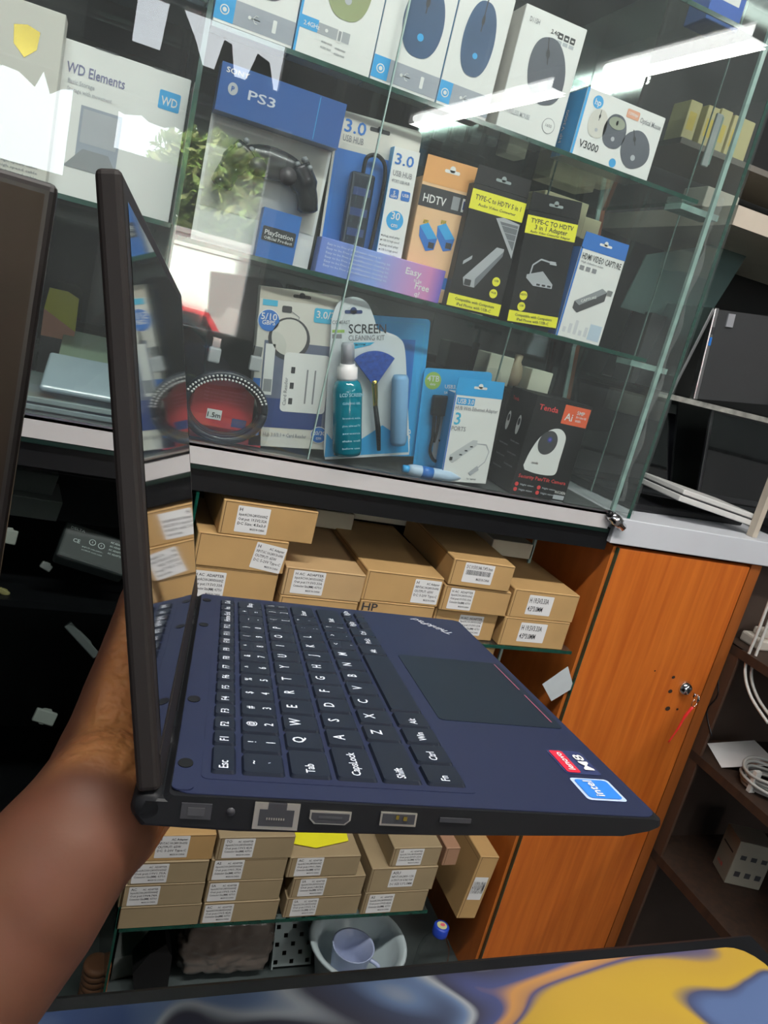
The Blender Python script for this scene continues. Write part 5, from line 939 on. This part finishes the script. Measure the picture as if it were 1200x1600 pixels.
# stickers
b = MB(); b.T = Matrix.Rotation(0, 4, 'Z'); b.org = (0, 0, .0004); b.rt = (0, 1, 0); b.up = (-1, 0, 0); b.rrect(.037, .062, -.2065, -.1885, mat('sticker_navy', (.03, .04, .12), .25), .002, 1); b.rrect(.038, .061, -.1965, -.1895, mat('sticker_red', (.60, .02, .05), .3), .0015, 2); b.text('lenovo', .0495, -.1945, .0035, white, al='c', w=.018, lvl=3); b.text('M8', .041, -.2045, .005, white, lvl=3, w=.016); child(b, 'red_sticker', lap)
b = MB(); b.org = (0, 0, .0004); b.rt = (0, 1, 0); b.up = (-1, 0, 0); b.rrect(.013, .033, -.2065, -.1875, mat('sticker_pale', (.45, .55, .80), .3), .002, 1); b.rrect(.0145, .0315, -.205, -.189, mat('sticker_blue', (.03, .20, .65), .3), .002, 2); b.text('intel', .023, -.197, .0045, white, al='c', w=.014, lvl=3); b.disc(.023, -.1955, .0078, .0055, MATS['sticker_pale'], 2.4, n=24) if False else None; child(b, 'blue_sticker', lap)
# ports on the near side (plane v=0)
def P2(name, f_):
    b = MB(); b.org = (0, 0, 0); b.rt = (1, 0, 0); b.up = (0, 0, 1); f_(b); q = b.build(name); q.parent = base
def rj(b):
    fr = mat('port_metal', (.62, .58, .50), .3, .8)
    b.box(.0455, .0625, -.0008, .001, -.0112, -.0008, fr); b.box(.0475, .0605, -.0010, .0, -.0098, -.0032, ink); b.box(.0505, .0575, -.0010, 0, -.0032, -.0008, ink)
    for k in range(8): b.box(.0503+k*.0009, .0508+k*.0009, -.0012, 0, -.0072, -.0064, MATS['port_metal'])
P2('ethernet_port', rj)
P2('hdmi_port', lambda b: (b.prism([(.0665, -.0030), (.0825, -.0030), (.0825, -.0062), (.0805, -.0082), (.0685, -.0082), (.0665, -.0062)], -.0007, .001, MATS['port_metal']), b.prism([(.0672, -.0036), (.0818, -.0036), (.0818, -.0060), (.0800, -.0076), (.0690, -.0076), (.0672, -.0060)], -.0010, 0, ink), b.box(.070, .079, -.0012, 0, -.0056, -.0048, dark)))
P2('usb_port', lambda b: (b.box(.0940, .1085, -.0007, .001, -.0076, -.0022, MATS['port_metal']), b.box(.0948, .1077, -.0010, 0, -.0066, -.0026, ink), b.box(.1000, .1012, -.0014, 0, -.0046, -.0030, gold), b.box(.1030, .1045, -.0014, 0, -.0050, -.0034, gold)))
P2('card_slot', lambda b: b.box(.1180, .1310, -.0006, .001, -.0052, -.0034, ink))
P2('power_port', lambda b: (b.box(.0190, .0300, -.0006, .001, -.0085, -.0025, ink), b.box(.0215, .0275, -.0009, 0, -.0070, -.0040, dark)))
P2('audio_jack', lambda b: (b.lathe([(.0016, -.0006), (.0016, .001)], ink, (.0370, 0, -.0052), 12, 'y')))
# hinge and lid
b = MB(); b.lathe([(.004, 0), (.006, .002), (.006, .298), (.004, .300)], sidem, (.007, 0, -.0055), 20, 'y'); 
for v_ in (.045, .225): b.lathe([(.0066, v_), (.0066, v_+.032)], black, (.0075, 0, -.005), 16, 'y')
child(b, 'hinge', lap)
TH = math.radians(100.06); lid = MB()
LB = Matrix.Translation((.0110, 0, .0011)) @ Matrix.Rotation(-(TH-math.pi/2), 4, 'Y')        # local: x = thickness (inner face at 0, outer at -x), y = v, z = up the lid
lid.T = LB; lid.bbox(-.0085, 0, 0, .300, 0, .215, lidm, .0022, 3); lo_ = child(lid, 'lid', lap)
b = MB(); b.T = LB; b.add([(.0002, .011, .016), (.0002, .289, .016), (.0002, .289, .207), (.0002, .011, .207)], [(0, 1, 2, 3)], screen); b.box(-.0003, .0004, .003, .297, .001, .013, lidm)
q = b.build('screen'); q.parent = lo_

# ------------------------------------------------------------------ the person's forearm and hand
def capsules(chains, vox, smooth_it=6):
    bm_ = bmesh.new()
    for ch in chains:
        pts = []
        for (p, r), (p2, r2) in zip(ch, ch[1:]):
            p, p2 = Vector(p), Vector(p2); n = max(2, int((p2-p).length/(min(r, r2)*.22)))
            pts += [(p.lerp(p2, i/n), r+(r2-r)*i/n) for i in range(n)]
        pts.append((Vector(ch[-1][0]), ch[-1][1]))
        for p, r in pts: bmesh.ops.create_icosphere(bm_, subdivisions=3 if r > .02 else 2, radius=r, matrix=Matrix.Translation(p))
    me = bpy.data.meshes.new('tmp'); bm_.to_mesh(me); bm_.free(); o = bpy.data.objects.new('tmp', me); C.objects.link(o)
    md = o.modifiers.new('r', 'REMESH'); md.mode = 'VOXEL'; md.voxel_size = vox; sm = o.modifiers.new('s', 'SMOOTH'); sm.factor = .5; sm.iterations = smooth_it
    dg = bpy.context.evaluated_depsgraph_get(); out_ = bpy.data.meshes.new_from_object(o.evaluated_get(dg)); bpy.data.objects.remove(o); return out_
def L2W(u, v, n): return LM @ Vector((u, v, n))
wr = atd(131, 1286, .300)
CH = [
 [(atd(-260, 1770, .250), .037), (atd(-120, 1600, .266), .033), (atd(-36, 1500, .275), .0315), (atd(31, 1421, .284), .0302), (atd(81, 1352, .292), .0285), (wr, .0262)],
 [(wr, .0262), (atd(158, 1236, .315), .0250), (L2W(-.0167, .0557, -.0251), .0230), (L2W(-.0157, .067, -.010), .0195), (L2W(-.0155, .0795, .0048), .0165), (L2W(-.0152, .090, .0145), .0143), (L2W(-.0147, .103, .0322), .0110), (L2W(-.0147, .114, .0440), .0092)],
 [(wr, .0250), (atd(170, 1290, .312), .0215), (atd(200, 1275, .325), .0185), (L2W(-.010, .060, -.0385), .0160), (L2W(-.006, .105, -.0400), .0155)],
 [(atd(60, 1400, .283), .0262), (atd(110, 1335, .290), .0235), (atd(165, 1300, .305), .0200)],
]
for k, (v_, L_) in enumerate(((.040, .052), (.062, .070), (.083, .074), (.104, .062))):
    r_ = .0088-.0006*abs(k-1); z_ = -.0245
    CH.append([(L2W(-.010, v_, -.034), .012), (L2W(.006, v_+.003, z_-.004), r_+.001), (L2W(.006+L_*.45, v_+.010, z_), r_), (L2W(.006+L_*.78, v_+.014, z_+.001), r_*.93), (L2W(.006+L_, v_+.016, z_+.003), r_*.82)])
me = capsules(CH, .0022, 24); me.name = 'person'
skm = bpy.data.materials.new('brown_skin'); skm.use_nodes = True; nt = skm.node_tree; pb = nt.nodes['Principled BSDF']
at_ = nt.nodes.new('ShaderNodeAttribute'); at_.attribute_name = 'palm'; mx = nt.nodes.new('ShaderNodeMix'); mx.data_type = 'RGBA'; mx.inputs['A'].default_value = (.098, .037, .020, 1); mx.inputs['B'].default_value = (.41, .165, .055, 1); nt.links.new(at_.outputs['Fac'], mx.inputs['Factor'])
tc = nt.nodes.new('ShaderNodeTexCoord'); nz = nt.nodes.new('ShaderNodeTexNoise'); nz.inputs['Scale'].default_value = 60; nz.inputs['Detail'].default_value = 5; nt.links.new(tc.outputs['Object'], nz.inputs['Vector'])
m2 = nt.nodes.new('ShaderNodeMix'); m2.data_type = 'RGBA'; m2.blend_type = 'MULTIPLY'; m2.inputs['Factor'].default_value = .5; nt.links.new(mx.outputs['Result'], m2.inputs['A']); nt.links.new(nz.outputs['Color'], m2.inputs['B']); 
hs_ = nt.nodes.new('ShaderNodeHueSaturation'); hs_.inputs['Value'].default_value = 1.25; hs_.inputs['Saturation'].default_value = .98; nt.links.new(m2.outputs['Result'], hs_.inputs['Color']); 
mn = nt.nodes.new('ShaderNodeMix'); mn.data_type = 'RGBA'; mn.inputs['Factor'].default_value = .25; nt.links.new(mx.outputs['Result'], mn.inputs['A']); nt.links.new(hs_.outputs['Color'], mn.inputs['B']); nt.links.new(mn.outputs['Result'], pb.inputs['Base Color'])
wv = nt.nodes.new('ShaderNodeTexWave'); wv.bands_direction = 'Z'; wv.inputs['Scale'].default_value = 42; wv.inputs['Distortion'].default_value = 9; wv.inputs['Detail'].default_value = 3; wv.inputs['Detail Scale'].default_value = 1.5; nt.links.new(tc.outputs['Object'], wv.inputs['Vector'])
mu = nt.nodes.new('ShaderNodeMath'); mu.operation = 'MULTIPLY'; nt.links.new(wv.outputs['Fac'], mu.inputs[0]); nt.links.new(at_.outputs['Fac'], mu.inputs[1]); ad2 = nt.nodes.new('ShaderNodeMath'); ma2 = nt.nodes.new('ShaderNodeMath'); ma2.operation = 'MULTIPLY'; ma2.inputs[1].default_value = .3; nt.links.new(nz.outputs['Fac'], ma2.inputs[0]); nt.links.new(mu.outputs[0], ad2.inputs[0]); nt.links.new(ma2.outputs[0], ad2.inputs[1])
bp = nt.nodes.new('ShaderNodeBump'); bp.inputs['Strength'].default_value = .8; bp.inputs['Distance'].default_value = .0014; nt.links.new(ad2.outputs[0], bp.inputs['Height']); nt.links.new(bp.outputs['Normal'], pb.inputs['Normal'])
pb.inputs['Roughness'].default_value = .60; pb.inputs['Specular IOR Level'].default_value = .28; pb.inputs['Subsurface Weight'].default_value = .08; pb.inputs['Subsurface Scale'].default_value = .004
ca = me.attributes.new('palm', 'FLOAT', 'POINT'); me.calc_loop_triangles()
LI = LM.inverted()
def sstep(a, c, x): t_ = max(0, min(1, (x-a)/(c-a))); return t_*t_*(3-2*t_)
vals = []
for v in me.vertices:
    q = LI @ v.co; nl = LI.to_3x3() @ v.normal
    f1 = sstep(.020, .040, q.y+.25*(q.z+.03)+.004*noise.noise(q*60)); f2 = sstep(-.55, .25, nl.x+.35*nl.z); vals.append(f1*f2)
ca.data.foreach_set('value', vals); me.materials.clear(); me.materials.append(skm); me.polygons.foreach_set('use_smooth', [True]*len(me.polygons))
po = bpy.data.objects.new('person', me); C.objects.link(po); tag(po, 'person reaching in from lower left, bare brown forearm and hand gripping the laptop hinge', 'person')
